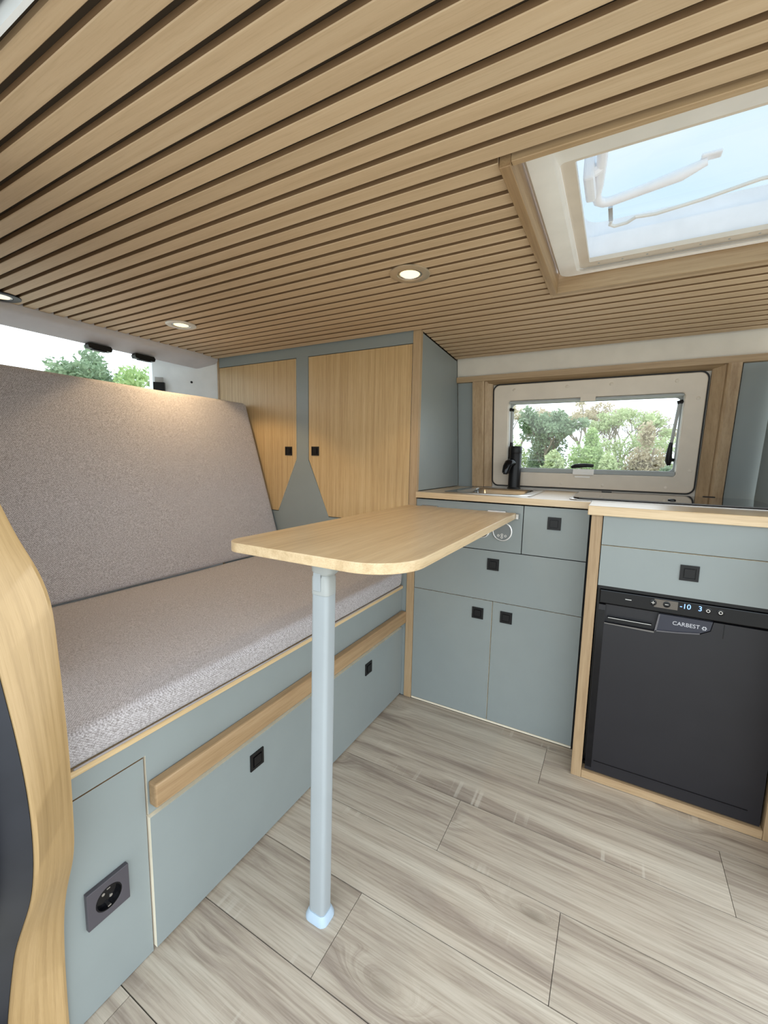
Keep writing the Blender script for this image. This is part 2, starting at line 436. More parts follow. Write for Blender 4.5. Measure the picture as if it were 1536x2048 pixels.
# ------------------------------------------------------------------ ceiling
bm = bmesh.new()
for (x0, x1, ya, yb) in ((XR-0.02, XE, -1.345, SKY0-0.002), (XR-0.02, SKX0-0.002, SKY0-0.002, SKY1+0.002), (SKX1+0.002, XE, SKY0-0.002, SKY1+0.002), (XR-0.02, XE, SKY1+0.002, 0.60)):
    ys = [ya] + [q for q in (-0.12,) if ya < q < yb] + [yb]
    for a, b in zip(ys, ys[1:]):
        za, zb = zceil(a)+0.0125, zceil(b)+0.0125
        bmprism(bm, [(a, za), (b, zb), (b, zb+0.02), (a, za+0.02)], 0, x0, x1)
ceil_o = obj('ceiling', bm, dark_back); tag(ceil_o, 'slatted oak ceiling', kind='structure')
PITCH, SLW = 0.0478, 0.0342
slat_cache = {}
def slat(x0, x1, yc, width):
    key = (round(x0, 4), round(x1, 4), round(width, 4))
    if key not in slat_cache:
        bm = bmesh.new(); bmbox(bm, x0, x1, -width/2, width/2, 0, 0.0125, 0.0012, 1)
        for v in bm.verts: v.co.x -= (x0+x1)/2
        bmesh.ops.recalc_face_normals(bm, faces=bm.faces)
        me = bpy.data.meshes.new('slat'); bm.to_mesh(me); bm.free(); me.materials.append(slat_w); me.materials.append(mdf_m)
        for p_ in me.polygons: p_.material_index = 1 if (abs(p_.normal.y) > 0.75 and width > 0.03) else 0
        slat_cache[key] = me
    o = bpy.data.objects.new('slat', slat_cache[key]); COL.objects.link(o)
    o.parent = ceil_o; o.location = Vector(((x0+x1)/2, yc, zceil(yc))) - ceil_o.location
    if yc > -0.12: o.rotation_euler.x = -math.atan(0.036/0.575)
k = 0
slat(XR, XE, -1.318, 0.022)
while True:
    far = -1.307 + PITCH*(k+1); near = far - SLW; k += 1
    if far > 0.458: break
    yc = (near+far)/2
    if far > SKY0-0.004 and near < SKY1+0.004:
        n2, f2 = near, far
        if near < SKY0-0.01: pass
        slat(XR, SKX0-0.002, yc, SLW); slat(SKX1+0.002, XE, yc, SLW)
        if near < SKY0-0.012: slat(SKX0-0.002, SKX1+0.002, (near+SKY0-0.003)/2, SKY0-0.003-near)
        if far > SKY1+0.012: slat(SKX0-0.002, SKX1+0.002, (far+SKY1+0.003)/2, far-SKY1-0.003)
    elif near < 0.0:
        slat(XR, XE, yc, SLW) if far < -0.006 else slat(0.056, XE, yc, SLW)
    else:
        slat(0.056, XE, yc, SLW)
# ------------------------------------------------------------------ door header above the camera
hd = B('trim_1', body_white, None, -1.3, XE, -1.352, -1.346, 1.585, 1.64); tag(hd, 'white painted door header edge above the first slat', kind='structure')
hd2 = B('trim_2', dark_trim, None, -1.3, XE, -1.46, -1.353, 1.60, 1.66, 0.01); tag(hd2, 'dark grey door header at the ceiling corner', kind='structure')

# ------------------------------------------------------------------ far side wall with its lining
bm = bmesh.new()
def wallquad(bm, x0, x1, z0, z1, d0, d1):
    P = lambda x, z, d: (x, yw(z)+d, z)
    v_ = [bm.verts.new(P(x, z, d)) for d in (d0, d1) for z in (z0, z1) for x in (x0, x1)]
    for q in ((0, 1, 3, 2), (4, 6, 7, 5), (0, 4, 5, 1), (2, 3, 7, 6), (0, 2, 6, 4), (1, 5, 7, 3)): bm.faces.new([v_[i] for i in q])
wallquad(bm, -1.3, 0.30, 0.0, 1.63, 0.012, 0.03); wallquad(bm, 1.015, XE, 0.0, 1.63, 0.012, 0.03)
wallquad(bm, 0.30, 1.015, 0.0, 1.022, 0.012, 0.03); wallquad(bm, 0.30, 1.015, 1.37, 1.63, 0.012, 0.03)
wb = obj('wall_back', bm, cream_wall); tag(wb, 'cream far side wall of the van', kind='structure')
bm = bmesh.new(); wallquad(bm, 0.055, XE, 1.484, 1.60, -0.018, 0.011); obj('upper_lining', bm, cream_wall, wb)
bm = bmesh.new(); wallquad(bm, 0.055, 0.132, WT, 1.458, -0.012, 0.011); obj('grey_lining_panel', bm, grey, wb)
bm = bmesh.new(); wallquad(bm, 1.18, 1.287, WT, 1.458, -0.012, 0.011); obj('grey_lining_panel', bm, grey, wb)

# oak surround of the window
tr = thing('trim_3', (0.65, 0.5, WT), 'oak surround boards around the kitchen window', None, kind='structure')
bm = bmesh.new(); wallquad(bm, 0.055, XE, 1.4585, 1.4835, -0.034, 0.011); obj('top_board', bm, trim_x, tr)
def wallpost(pl, name, mat):
    """upright board that follows the lean of the wall; pl = [(x, offset from wall)]"""
    z0, z1 = WT+0.004, 1.458
    bm = bmesh.new(); n_ = len(pl)
    A = [bm.verts.new((x, yw(z0)+d, z0)) for x, d in pl]; Bq = [bm.verts.new((x, yw(z1)+d, z1)) for x, d in pl]
    bm.faces.new(A); bm.faces.new(Bq[::-1])
    for i in range(n_): bm.faces.new((A[i], Bq[i], Bq[(i+1) % n_], A[(i+1) % n_]))
    obj(name, bm, mat, tr)
wallpost([(0.137, -0.034), (0.188, -0.034), (0.194, -0.030), (0.194, 0.011), (0.137, 0.011)], 'post', post_z)
wallpost([(0.1945, -0.018), (0.230, -0.002), (0.230, 0.011), (0.1945, 0.011)], 'splayed_board', post_z)
wallpost([(1.172, -0.040), (1.139, -0.040), (1.131, -0.036), (1.128, -0.028), (1.128, 0.011), (1.172, 0.011)], 'post', post_z)
wallpost([(1.1275, -0.024), (1.088, -0.002), (1.088, 0.011), (1.1275, 0.011)], 'splayed_board', post_z)
bm = bmesh.new()
A = [(yw(1.4585)-0.032, 1.4583), (yw(1.44)+0.006, 1.4425), (yw(1.44)+0.011, 1.4425), (yw(1.4585)+0.011, 1.4583)]
bmprism(bm, A, 0, 0.21, 1.12); obj('sloping_head_board', bm, trim_x, tr)

# ------------------------------------------------------------------ kitchen window
wn = thing('window_1', (0.655, 0.53, 0.955), 'top hung kitchen window with cream inner frame', None, kind='structure')
F0 = lambda d: (lambda x, z: (x, yw(z)+d, z))
out_o = rrect(0.238, 1.078, 0.954, 1.437, 0.028, 6); inn_o = rrect(0.308, 1.010, 1.022, 1.363, 0.012, 6)
bm = bmesh.new(); bmring(bm, out_o, inn_o, F0(-0.012), F0(0.011))
fr = obj('inner_frame', bm, ivory_p, wn, 40)
bm = bmesh.new(); bmring(bm, rrect(0.2325, 1.0835, 0.9485, 1.4425, 0.03), rrect(0.2383, 1.0777, 0.9543, 1.4367, 0.028), F0(-0.006), F0(0.0108)); obj('rubber_gasket', bm, dark_hole, wn)
md = fr.modifiers.new('soft', 'BEVEL'); md.width = 0.004; md.segments = 3; md.limit_method = 'ANGLE'
bm = bmesh.new(); bmring(bm, rrect(0.305, 1.012, 1.020, 1.366, 0.012), rrect(0.3095, 1.0085, 1.0235, 1.3615, 0.012), F0(0.0112), F0(0.05)); obj('reveal', bm, white_p, wn)
bm = bmesh.new(); bmring(bm, rrect(0.3095, 1.0085, 1.024, 1.362, 0.012), rrect(0.316, 1.002, 1.044, 1.350, 0.02), F0(0.036), F0(0.048)); obj('outer_frame', bm, grey_pl, wn)
bm = bmesh.new(); wallquad(bm, 0.312, 1.006, 1.036, 1.355, 0.041, 0.043); obj('pane', bm, pane_m, wn)
bm = bmesh.new(); wallquad(bm, 0.311, 1.008, 1.0235, 1.043, 0.0, 0.03); obj('blind_rail', bm, grey_pl, wn)
bm = bmesh.new(); wallquad(bm, 0.311, 1.008, 1.352, 1.361, 0.0, 0.03); obj('blind_rail', bm, grey_pl, wn)
for (ex, tx, zt, zm, zb) in ((0.322, 0.322, 1.322, 1.158, 1.068), (0.997, 0.984, 1.328, 1.156, 1.07)):
    W_ = lambda x, z, d=0.018: (x, yw(z)+d, z)
    bm = bmesh.new(); bmtube(bm, [W_(ex, zt-0.004), W_(tx, zm)], 0.0065, 10); st = obj('window_stay', bm, grey_pl, wn, 30)
    bm = bmesh.new(); bmtube(bm, [W_(ex+0.012*(1 if ex > .6 else -1), zt+0.004), W_(ex-0.008*(1 if ex > .6 else -1), zt-0.002)], 0.008, 8); obj('stay_bracket', bm, black, st, 30)
    bm = bmesh.new(); bmtube(bm, [W_(tx, zm+0.01), W_(tx-0.003, zm-0.03), W_(tx-0.003, zb+0.02), W_(tx, zb)], [0.007, 0.011, 0.013, 0.008], 10); obj('stay_clamp', bm, black, st, 40)
    bm = bmesh.new(); bmtube(bm, [W_(tx, zb+0.025), W_(tx+0.018*(1 if ex > .6 else -1), zb+0.022)], 0.007, 8); obj('stay_knob', bm, black, st, 30)
bm = bmesh.new(); bmtube(bm, [W_(0.603, 1.052, 0.012), W_(0.62, 1.058, 0.008), W_(0.66, 1.062, 0.006), W_(0.697, 1.061, 0.01)], [0.006, 0.0105, 0.009, 0.007], 12); lt = obj('latch_handle', bm, black, wn, 40)
bm = bmesh.new(); wallquad(bm, 0.612, 0.700, 1.012, 1.03, -0.012, 0.0); wallquad(bm, 0.622, 0.685, 1.005, 1.012, -0.018, 0.0); wallquad(bm, 0.612, 0.7, 1.03, 1.044, -0.004, 0.0); obj('blind_clip', bm, white_p, wn)
bm = bmesh.new(); wallquad(bm, 0.625, 0.685, 1.347, 1.375, -0.0145, -0.0); obj('blind_clip', bm, ivory_p, wn)
for sx, sz in ((0.335, 1.411), (0.567, 1.413), (0.743, 1.412), (0.977, 1.410), (1.054, 1.338), (0.337, 0.990), (0.565, 0.974), (0.740, 0.973), (0.981, 0.974), (1.058, 1.048)):
    bm = bmesh.new(); bmlathe(bm, [(0.0075, 0), (0.0075, 0.0012), (0.005, 0.0022)], (sx, yw(sz)-0.012, sz), 1, 14, -1); obj('screw_cap', bm, ivory_p, wn, 30)

# ------------------------------------------------------------------ roof window
rw = thing('window_2', (0.93, -0.47, 1.6), 'open white roof window set in the slatted ceiling', None, kind='structure')
bz0, bz1 = 1.590, 1.655
for nm, a in (('oak_frame_board', (SKX0, SKX0+0.020, SKY0, SKY1-0.021)), ('oak_frame_board', (SKX1-0.020, SKX1, SKY0, SKY1-0.021))):
    B(nm, rail_y, rw, a[0], a[1], a[2], a[3], bz0, bz1, 0.001, 1)
B('oak_frame_board', trim_x, rw, SKX0+0.0205, SKX1-0.0205, SKY0, SKY0+0.014, bz0+0.006, bz1, 0.001, 1)
B('oak_frame_board', trim_x, rw, SKX0+0.004, SKX1-0.004, SKY1-0.020, SKY1, bz0+0.004, bz1, 0.001, 1)
ox0, ox1, oy0, oy1 = SKX0+0.024, SKX1-0.024, SKY0+0.018, SKY1-0.022
ix0, ix1, iy0, iy1 = 0.676, 1.222, -0.672, -0.205
bm = bmesh.new()
loops = [(rrect(ox0, ox1, oy0, oy1, 0.03), 1.675), (rrect(ox0, ox1, oy0, oy1, 0.03), 1.640), (rrect(ox0+0.006, ox1-0.006, oy0+0.006, oy1-0.006, 0.028), 1.634),
         (rrect(ox0+0.05, ox1-0.05, oy0+0.02, oy1-0.016, 0.024), 1.637), (rrect(ix0-0.027, ix1+0.027, iy0-0.01, iy1+0.034, 0.012), 1.650)]
vl = [[bm.verts.new((x, y, z)) for x, y in lp] for lp, z in loops]
for a, b in zip(vl, vl[1:]):
    for i in range(len(a)): bm.faces.new((a[i], a[(i+1) % len(a)], b[(i+1) % len(b)], b[i]))
obj('frame', bm, white_p, rw, 40)
bm = bmesh.new(); bmring(bm, rrect(ix0-0.027, ix1+0.027, iy0-0.01, iy1+0.034, 0.012), rrect(ix0, ix1, iy0, iy1, 0.004), lambda x, y: (x, y, 1.652), lambda x, y: (x, y, 1.664)); obj('blind_channel', bm, ivory_p, rw)
bm = bmesh.new(); bmring(bm, rrect(ix0-0.045, ix1+0.045, iy0-0.03, iy1+0.05, 0.03), rrect(ix0-0.012, ix1+0.012, iy0-0.004, iy1+0.012, 0.02), lambda x, y: (x, y, 1.665), lambda x, y: (x, y, 1.725)); obj('upstand', bm, bright_w, rw)
bm = bmesh.new()     # dome: rim skirt and cover tinted to dim the sky
dl = []
for t_, zz in ((0, 1.726), (0.004, 1.78), (0.03, 1.808), (0.09, 1.826), (0.18, 1.834)):
    dl.append([bm.verts.new((x, y, zz)) for x, y in rrect(ix0-0.055+t_, ix1+0.055-t_, iy0-0.045+t_, iy1+0.06-t_, max(0.05-t_*0.2, 0.01))])
for a, b in zip(dl, dl[1:]):
    for i in range(len(a)): bm.faces.new((a[i], a[(i+1) % len(a)], b[(i+1) % len(b)], b[i]))
bm.faces.new(dl[-1])
obj('dome', bm, dome_m, rw, 50)
bm = bmesh.new(); bmring(bm, rrect(ix0-0.048, ix1+0.048, iy0-0.038, iy1+0.053, 0.05), rrect(ix0-0.02, ix1+0.02, iy0-0.012, iy1+0.03, 0.05), lambda x, y: (x, y, 1.728), lambda x, y: (x, y, 1.770)); obj('dome_skirt', bm, bright_w, rw)
bm = bmesh.new()
arm = [(0.720, -0.62, 1.722), (0.714, -0.54, 1.72), (0.704, -0.45, 1.72), (0.697, -0.41, 1.72), (0.700, -0.385, 1.72), (0.712, -0.372, 1.72), (0.73, -0.37, 1.72), (0.80, -0.384, 1.722), (0.87, -0.395, 1.727), (0.915, -0.40, 1.738)]
bmtube(bm, arm, [0.011]*8+[0.013, 0.008], 14); ar = obj('opening_bar', bm, bright_w, rw, 40)
bm = bmesh.new(); bmbox(bm, 0.902, 0.940, -0.415, -0.392, 1.7425, 1.750, 0.003); obj('bar_bracket', bm, bright_w, ar)
bm = bmesh.new(); bmbox(bm, 0.678, 0.700, -0.54, -0.44, 1.69, 1.76, 0.006); bmtube(bm, [(0.69, -0.52, 1.71), (0.712, -0.52, 1.72)], 0.012, 10); obj('bar_mount', bm, bright_w, ar)
bm = bmesh.new()
wire = [(0.728, -0.275, 1.72), (0.724, -0.255, 1.72), (0.735, -0.24, 1.72), (0.765, -0.245, 1.72), (0.785, -0.265, 1.72), (0.80, -0.262, 1.72), (0.83, -0.258, 1.72), (0.93, -0.275, 1.722), (1.03, -0.30, 1.725), (1.16, -0.30, 1.725)]
bmtube(bm, wire, 0.0045, 8); obj('lifting_wire', bm, white_p, rw, 40)
bm = bmesh.new(); bmbox(bm, 0.722, 0.732, -0.345, -0.28, 1.716, 1.722); obj('spring_clip', bm, chrome, rw)
for i in range(9):
    bm = bmesh.new(); bmlathe(bm, [(0.003, 0), (0.002, 0.001)], (0.70+0.06*i, iy1+0.016, 1.652), 2, 8, -1); obj('screw', bm, grey_pl, rw)

# ------------------------------------------------------------------ rear door, header and window
hdp = [(XR-0.001, 1.612), (XR-0.003, 1.588), (XR-0.008, 1.579), (XR-0.018, 1.573), (-1.246, 1.543), (-1.256, 1.541), (-1.264, 1.550), (-1.264, 1.625), (XR-0.001, 1.625)]
bm = bmesh.new(); bmprism(bm, [(x, z) for x, z in hdp], 1, -1.40, -0.003)
rh = obj('trim_4', bm, lining, None, 35); tag(rh, 'grey felt header across the rear door opening', kind='structure')
bm = bmesh.new()
bmbox(bm, -1.46, -1.43, -0.205, 0.56, 0.0, 1.64); bmbox(bm, -1.46, -1.43, -1.46, -0.205, 0.0, 1.0); bmbox(bm, -1.46, -1.43, -1.46, -0.205, 1.592, 1.64); bmbox(bm, -1.46, -1.43, -1.46, -1.40, 1.0, 1.592)
bmbox(bm, -1.43, -1.265, -1.46, 0.56, 1.60, 1.64)
bmprism(bm, [(-1.172, 0.004), (-1.43, -0.205), (-1.43, -0.17), (-1.172, 0.04)], 2, 0.0, 1.60)
bmbox(bm, -1.43, -1.172, -1.46, -1.42, 0.0, 1.60)
rwall = obj('wall_rear', bm, body_white); tag(rwall, 'white painted rear door frame', kind='structure')
rg = thing('window_3', (-1.44, -0.8, 1.0), 'rear door window above the backrest', None, kind='structure')
B('pane', rear_glass, rg, -1.446, -1.442, -1.398, -0.207, 1.002, 1.590)
JN = Vector((0.6295, -0.777, 0)); JT = Vector((-0.777, -0.6295, 0))       # jamb normal and direction
def on_jamb(s_, z, d): p = Vector((-1.172, 0.004, 0)) + JT*s_ + JN*d; return (p.x, p.y, z)
bm = bmesh.new(); bmtube(bm, [on_jamb(0.135, 1.468, 0.0), on_jamb(0.135, 1.468, 0.004)], 0.006, 12); obj('screw', bm, black, rwall)
def rear_catch(yc, zc, lab):
    t_ = thing('door_catch', (-1.235, yc, zc-0.012), lab, 'door catch')
    bm = bmesh.new(); bmprism(bm, [(-0.05, 0.004), (-0.044, 0.014), (0.044, 0.014), (0.05, 0.004), (0.046, -0.008), (-0.046, -0.008)], 0, -0.016, 0.016)
    for v in bm.verts: v.co += Vector((-1.235, yc, zc))
    obj('housing', bm, black, t_)
    B('catch_plate', seal_m, t_, -1.247, -1.223, yc-0.028, yc+0.028, zc-0.012, zc-0.0082, 0.001, 1)
rear_catch(-0.57, 1.5285, 'black door catch hanging below the felt header, nearer the left edge')
rear_catch(-0.37, 1.5285, 'black door catch hanging below the felt header, nearer the oak cupboard')
hg = thing('rear_latch', on_jamb(0.30, 1.40, 0), 'dark metal latch on the white rear door frame beside the window', 'latch')
def jbox(bm, s0, s1, z0, z1, d0, d1):
    v_ = [bm.verts.new(on_jamb(a, z, d)) for d in (d0, d1) for z in (z0, z1) for a in (s0, s1)]
    for q in ((0, 1, 3, 2), (4, 6, 7, 5), (0, 4, 5, 1), (2, 3, 7, 6), (0, 2, 6, 4), (1, 5, 7, 3)): bm.faces.new([v_[k_] for k_ in q])
bm = bmesh.new(); jbox(bm, 0.27, 0.325, 1.415, 1.458, 0.0005, 0.018); jbox(bm, 0.285, 0.31, 1.40, 1.415, 0.0005, 0.012); obj('latch_body', bm, black, hg)
bm = bmesh.new(); jbox(bm, 0.278, 0.318, 1.4585, 1.485, 0.0005, 0.012); obj('latch_arm', bm, chrome, hg)
bm = bmesh.new(); jbox(bm, 0.296, 0.327, 1.392, 1.414, 0.0005, 0.0012); obj('warning_sticker', bm, plain('yellow_label', srgb(236, 205, 120), 0.5), hg)

# ------------------------------------------------------------------ side wall behind the bench end, pillar strip, door seal
bm = bmesh.new(); bmbox(bm, -1.171, -0.20, -1.44, -1.345, -0.003, 1.598)
sw = obj('wall_side', bm, cream_wall); tag(sw, 'cream side wall at the bench end', kind='structure')
RP = [(-0.30, 1.30), (-0.20, 1.13), (-0.14, 1.045), (-0.085, 0.99), (-0.032, 0.937), (0.017, 0.905), (0.05, 0.878), (0.069, 0.849), (0.074, 0.776), (0.080, 0.695), (0.084, 0.598), (0.083, 0.561), (0.079, 0.458), (0.073, 0.42), (0.049, 0.37), (0.029, 0.321), (0.015, 0.264), (0.006, 0.174), (0.002, 0.06), (0.002, 0.001)]
LP = [(-0.27, 1.27), (-0.17, 1.08), (-0.10, 0.985), (-0.05, 0.925), (0.0, 0.868), (0.03, 0.82), (0.05, 0.785), (0.065, 0.746), (0.086, 0.698), (0.102, 0.655), (0.116, 0.598), (0.119, 0.555), (0.119, 0.519), (0.110, 0.463), (0.092, 0.411), (0.047, 0.335), (0.010, 0.271), (-0.028, 0.166), (-0.055, 0.084), (-0.075, 0.001)]
def resample(P, n):
    P = [Vector((a, b, 0)) for a, b in P]; L = [0]
    for a, b in zip(P, P[1:]): L.append(L[-1]+(b-a).length)
    o_ = []
    for i in range(n):
        s = L[-1]*i/(n-1); j = max(q for q in range(len(L)-1) if L[q] <= s+1e-9)
        t_ = (s-L[j])/(L[j+1]-L[j]); o_.append(P[j].lerp(P[j+1], t_))
    for _ in range(4):
        o_ = [o_[0]] + [(o_[i-1]+o_[i]*2+o_[i+1])/4 for i in range(1, n-1)] + [o_[-1]]
    return [(v.x, v.y) for v in o_]
R_, L_ = resample(RP, 80), resample(LP, 80)
bm = bmesh.new(); rings = []
for (xr, zr), (xl, zl) in zip(R_, L_):
    rings.append([bm.verts.new(p) for p in ((xr, -1.336, zr), (xr+0.0012, -1.3405, zr), (xl+0.0012, -1.3955, zl), (xl, -1.400, zl), (xl-0.018, -1.400, zl), (xr-0.018, -1.336, zr))])
for a, b in zip(rings, rings[1:]):
    for i in range(6): bm.faces.new((a[i], a[(i+1) % 6], b[(i+1) % 6], b[i]))
bm.faces.new(rings[0]); bm.faces.new(rings[-1][::-1])
uvl = bm.loops.layers.uv.new('UVMap'); vuv = {}
for i, rg_ in enumerate(rings):
    for j, v_ in enumerate(rg_): vuv[v_] = ((0.0, 0.005, 0.062, 0.067, 0.085, 0.1)[j], i*0.0185)
for f in bm.faces:
    for lp in f.loops: lp[uvl].uv = vuv[lp.vert]
ps = obj('trim_5', bm, wood('bent_oak_strip', 1, srgb(156, 127, 86), srgb(172, 142, 98), srgb(183, 153, 110), rough=0.42, across=150, along=2.0, fine=0.8, uv=True), None, 45)
tag(ps, 'wavy bent oak strip edging the sliding door opening', kind='structure')
dt = thing('door_seal', (-0.05, -1.44, 0.0), 'black rubber door seal left of the wavy oak strip', 'door seal')
bm = bmesh.new(); rings = []
for (xl, zl) in L_:
    rings.append([bm.verts.new(p) for p in ((xl-0.004, -1.401, zl), (xl-0.03, -1.43, zl), (xl-0.05, -1.445, zl), (xl-0.11, -1.45, zl), (xl-0.11, -1.401, zl))])
for a, b in zip(rings, rings[1:]):
    for i in range(5): bm.faces.new((a[i], a[(i+1) % 5], b[(i+1) % 5], b[i]))
bm.faces.new(rings[0]); bm.faces.new(rings[-1][::-1])
obj('pillar_cover', bm, seal_m, dt, 30)
bm = bmesh.new(); bmtube(bm, [(xl-0.034, -1.449, zl) for xl, zl in L_], 0.012, 10); obj('seal_lip', bm, seal_m, dt, 60)

# ------------------------------------------------------------------ bench
YB0, YB1 = -1.334, -0.004
be = thing('bench', (-0.35, -0.67, 0), 'grey bench box with oak grab rail along its front', 'bench')
B('body', grey, be, -0.72, -0.0185, YB0, YB1, 0.002, 0.503)
front_panel('front_board', be, [(YB0, 0.4605), (-1.1755, 0.4605), (-1.1705, 0.4605), (-1.1705, 0.3265), (YB1, 0.3265), (YB1, 0.5035), (YB0, 0.5035)], 0, -0.003, -0.018, 1)
sp_ = front_panel('socket_board', be, rect(YB0, -1.1745, 0.002, 0.4565), 0, -0.0045, -0.018, 1, edge=mdf_m)  # darker edge colour stands in for the shadow line above the board
dr = front_panel('flap', be, rect(-1.1715, YB1, 0.012, 0.3225), 0, 0.004, -0.017, 1)
push_lock(dr, 0.004, -0.879, 0.262, 0); push_lock(dr, 0.004, -0.298, 0.262, 0)
B('top_board', wood('edge_oak_y', 1, srgb(196, 164, 118), srgb(212, 184, 140), srgb(222, 196, 154)), be, -0.72, 0.0022, YB0, YB1, 0.504, 0.517, 0.001, 1)
bm = bmesh.new(); bmbox(bm, -0.0028, 0.0225, -1.168, -0.006, 0.349, 0.402, 0.004, 2); obj('grab_rail', bm, rail_y, be)
# socket
sy, sz = -1.258, 0.226
bm = bmesh.new()
h = 0.038; ng = 32
sq = []
for i in range(ng):
    a = 2*math.pi*i/ng; c_, s_ = math.cos(a), math.sin(a); kq = h/max(abs(c_), abs(s_)); sq.append((kq*c_, kq*s_))
circ = [(0.0235*math.cos(2*math.pi*i/ng), 0.0235*math.sin(2*math.pi*i/ng)) for i in range(ng)]
bmring(bm, sq, circ, lambda a, b: (0.0055, sy+a, sz+b), lambda a, b: (-0.0043, sy+a, sz+b))
so = obj('power_socket', bm, socket_m, be); so['label'] = 'anthracite square power socket'
md = so.modifiers.new('soft', 'BEVEL'); md.width = 0.0012; md.segments = 2; md.limit_method = 'ANGLE'; md.angle_limit = math.radians(50)
bm = bmesh.new(); bmlathe(bm, [(0.0235, 0.0094), (0.0215, 0.0098), (0.0200, 0.0010), (0.0, 0.0008)], (-0.0042, sy, sz), 0, 32, 1, True); obj('socket_well', bm, gloss_black, so, 40)
for dy in (-0.0095, 0.0095):
    bm = bmesh.new(); bmlathe(bm, [(0.0036, 0.001), (0.003, 0.0022)], (-0.0042, sy+dy*0.7, sz-dy*0.7), 0, 10, 1); obj('contact_hole', bm, chrome, so)
for s_ in (-1, 1):
    B('earth_clip', chrome, so, -0.003, 0.0045, sy-0.003, sy+0.003, sz+s_*0.0185-0.0012, sz+s_*0.0185+0.0012)

# ------------------------------------------------------------------ cushions
def cushion(name, prof, y0, y1, lab, ny=26, rnd=0.022, puff=0.006):
    """profile polygon in XZ extruded along Y and softened"""
    bm = bmesh.new(); bmprism(bm, prof, 1, y0, y1)
    bmesh.ops.recalc_face_normals(bm, faces=bm.faces)
    bmesh.ops.bevel(bm, geom=list(bm.edges), offset=rnd, segments=5, affect='EDGES', profile=0.6, clamp_overlap=True)
    for q in range(1, ny):
        yy = y0 + (y1-y0)*q/ny
        bmesh.ops.bisect_plane(bm, geom=list(bm.verts)+list(bm.edges)+list(bm.faces), plane_co=(0, yy, 0), plane_no=(0, 1, 0))
    bmesh.ops.triangulate(bm, faces=[f for f in bm.faces if len(f.verts) > 4])
    rg_ = random.Random(3)
    ph = [rg_.random()*6 for _ in range(6)]
    for v in bm.verts:
        d = puff*0.35*(math.sin(v.co.y*9+ph[0]+v.co.x*5)+math.sin(v.co.y*17+ph[1]+v.co.z*7)*0.6)
        v.co.z += d*0.5; v.co.x += d*0.35
    o = obj(name, bm, fabric, None, 60); tag(o, lab, 'cushion'); return o
seat = cushion('seat_cushion', [(-0.715, 0.5185), (0.004, 0.5185), (0.010, 0.590), (-0.715, 0.596)], -1.331, -0.020, 'heathered grey seat cushion lying on the bench', rnd=0.022)
bkp = [(-0.690, 0.598), (-0.815, 0.598), (-1.045, 1.325), (-0.933, 1.352)]
back = cushion('back_cushion', bkp, -1.331, -0.012, 'tall heathered grey back cushion leaning below the rear window', rnd=0.03)
def piping(parent, pts):
    bm = bmesh.new(); bmtube(bm, pts, 0.0022, 8); obj('piping', bm, seam_m, parent, 60)
piping(seat, [(0.0035, -1.30, 0.5815), (0.003, -0.9, 0.5805), (0.003, -0.5, 0.581), (0.003, -0.05, 0.5805)])
piping(seat, [(0.006, -1.30, 0.522), (0.006, -0.6, 0.522), (0.006, -0.03, 0.522)])
piping(back, [(-0.6985, -1.30, 0.607), (-0.6985, -0.6, 0.607), (-0.6985, -0.03, 0.607)])

# ------------------------------------------------------------------ tall cupboard over the bench end
tcb = thing('tall_cupboard', (-0.55, 0.2, 0), 'tall grey cupboard with two oak doors beside the rear window', 'cupboard')
XL, XP0, XP1 = -1.150, 0.019, 0.054
B('carcass', grey, tcb, XL+0.012, 0.018, 0.017, 0.44, 0.002, zceil(0.44)-0.004)
zt0 = zceil(0.01)+0.008
bm = bmesh.new()
for pl in ([(XL, 1.549), (XP0, 1.549), (XP0, zt0), (XL, zt0)],
           [(-0.605, 1.549), (-0.605, 1.063), (-0.730, 0.7945), (XL, 0.7945), (XL, 0.30), (0.0005, 0.30), (0.0005, 0.002), (XP0, 0.002), (XP0, 0.7885), (-0.409, 0.7885), (-0.5335, 1.062), (-0.5335, 1.549)]):
    bmprism(bm, pl, 1, -0.001, 0.0165)
obj('face_frame', bm, grey, tcb)
dl_ = front_panel('door', tcb, [(XL, 1.546), (XL, 0.798), (-0.733, 0.798), (-0.609, 1.0645), (-0.609, 1.546)], 1, -0.0005, 0.016, -1, door_oak)
push_lock(dl_, -0.658, -0.0005, 1.103, 1, 0.043)
dr_ = front_panel('door', tcb, [(-0.530, 1.546), (-0.530, 1.0635), (-0.4105, 0.792), (0.0155, 0.792), (0.0155, 1.546)], 1, -0.0005, 0.016, -1, door_oak)
push_lock(dr_, -0.490, -0.0005, 1.104, 1, 0.043)
B('left_edge', post_z, tcb, XL-0.0155, XL-0.0015, -0.002, 0.40, 0.30, zt0)
B('corner_post', post_z, tcb, XP0+0.0005, XP1, -0.005, 0.0165, 0.002, zt0, 0.001, 1)
bm = bmesh.new(); bmprism(bm, [(0.017, WT+0.003), (0.017, zceil(0.017)-0.003), (yw(1.56)-0.02, zceil(0.45)-0.003), (yw(WT)-0.014, WT+0.003)], 0, 0.022, XP1-0.001)
obj('side_panel', bm, grey, tcb)

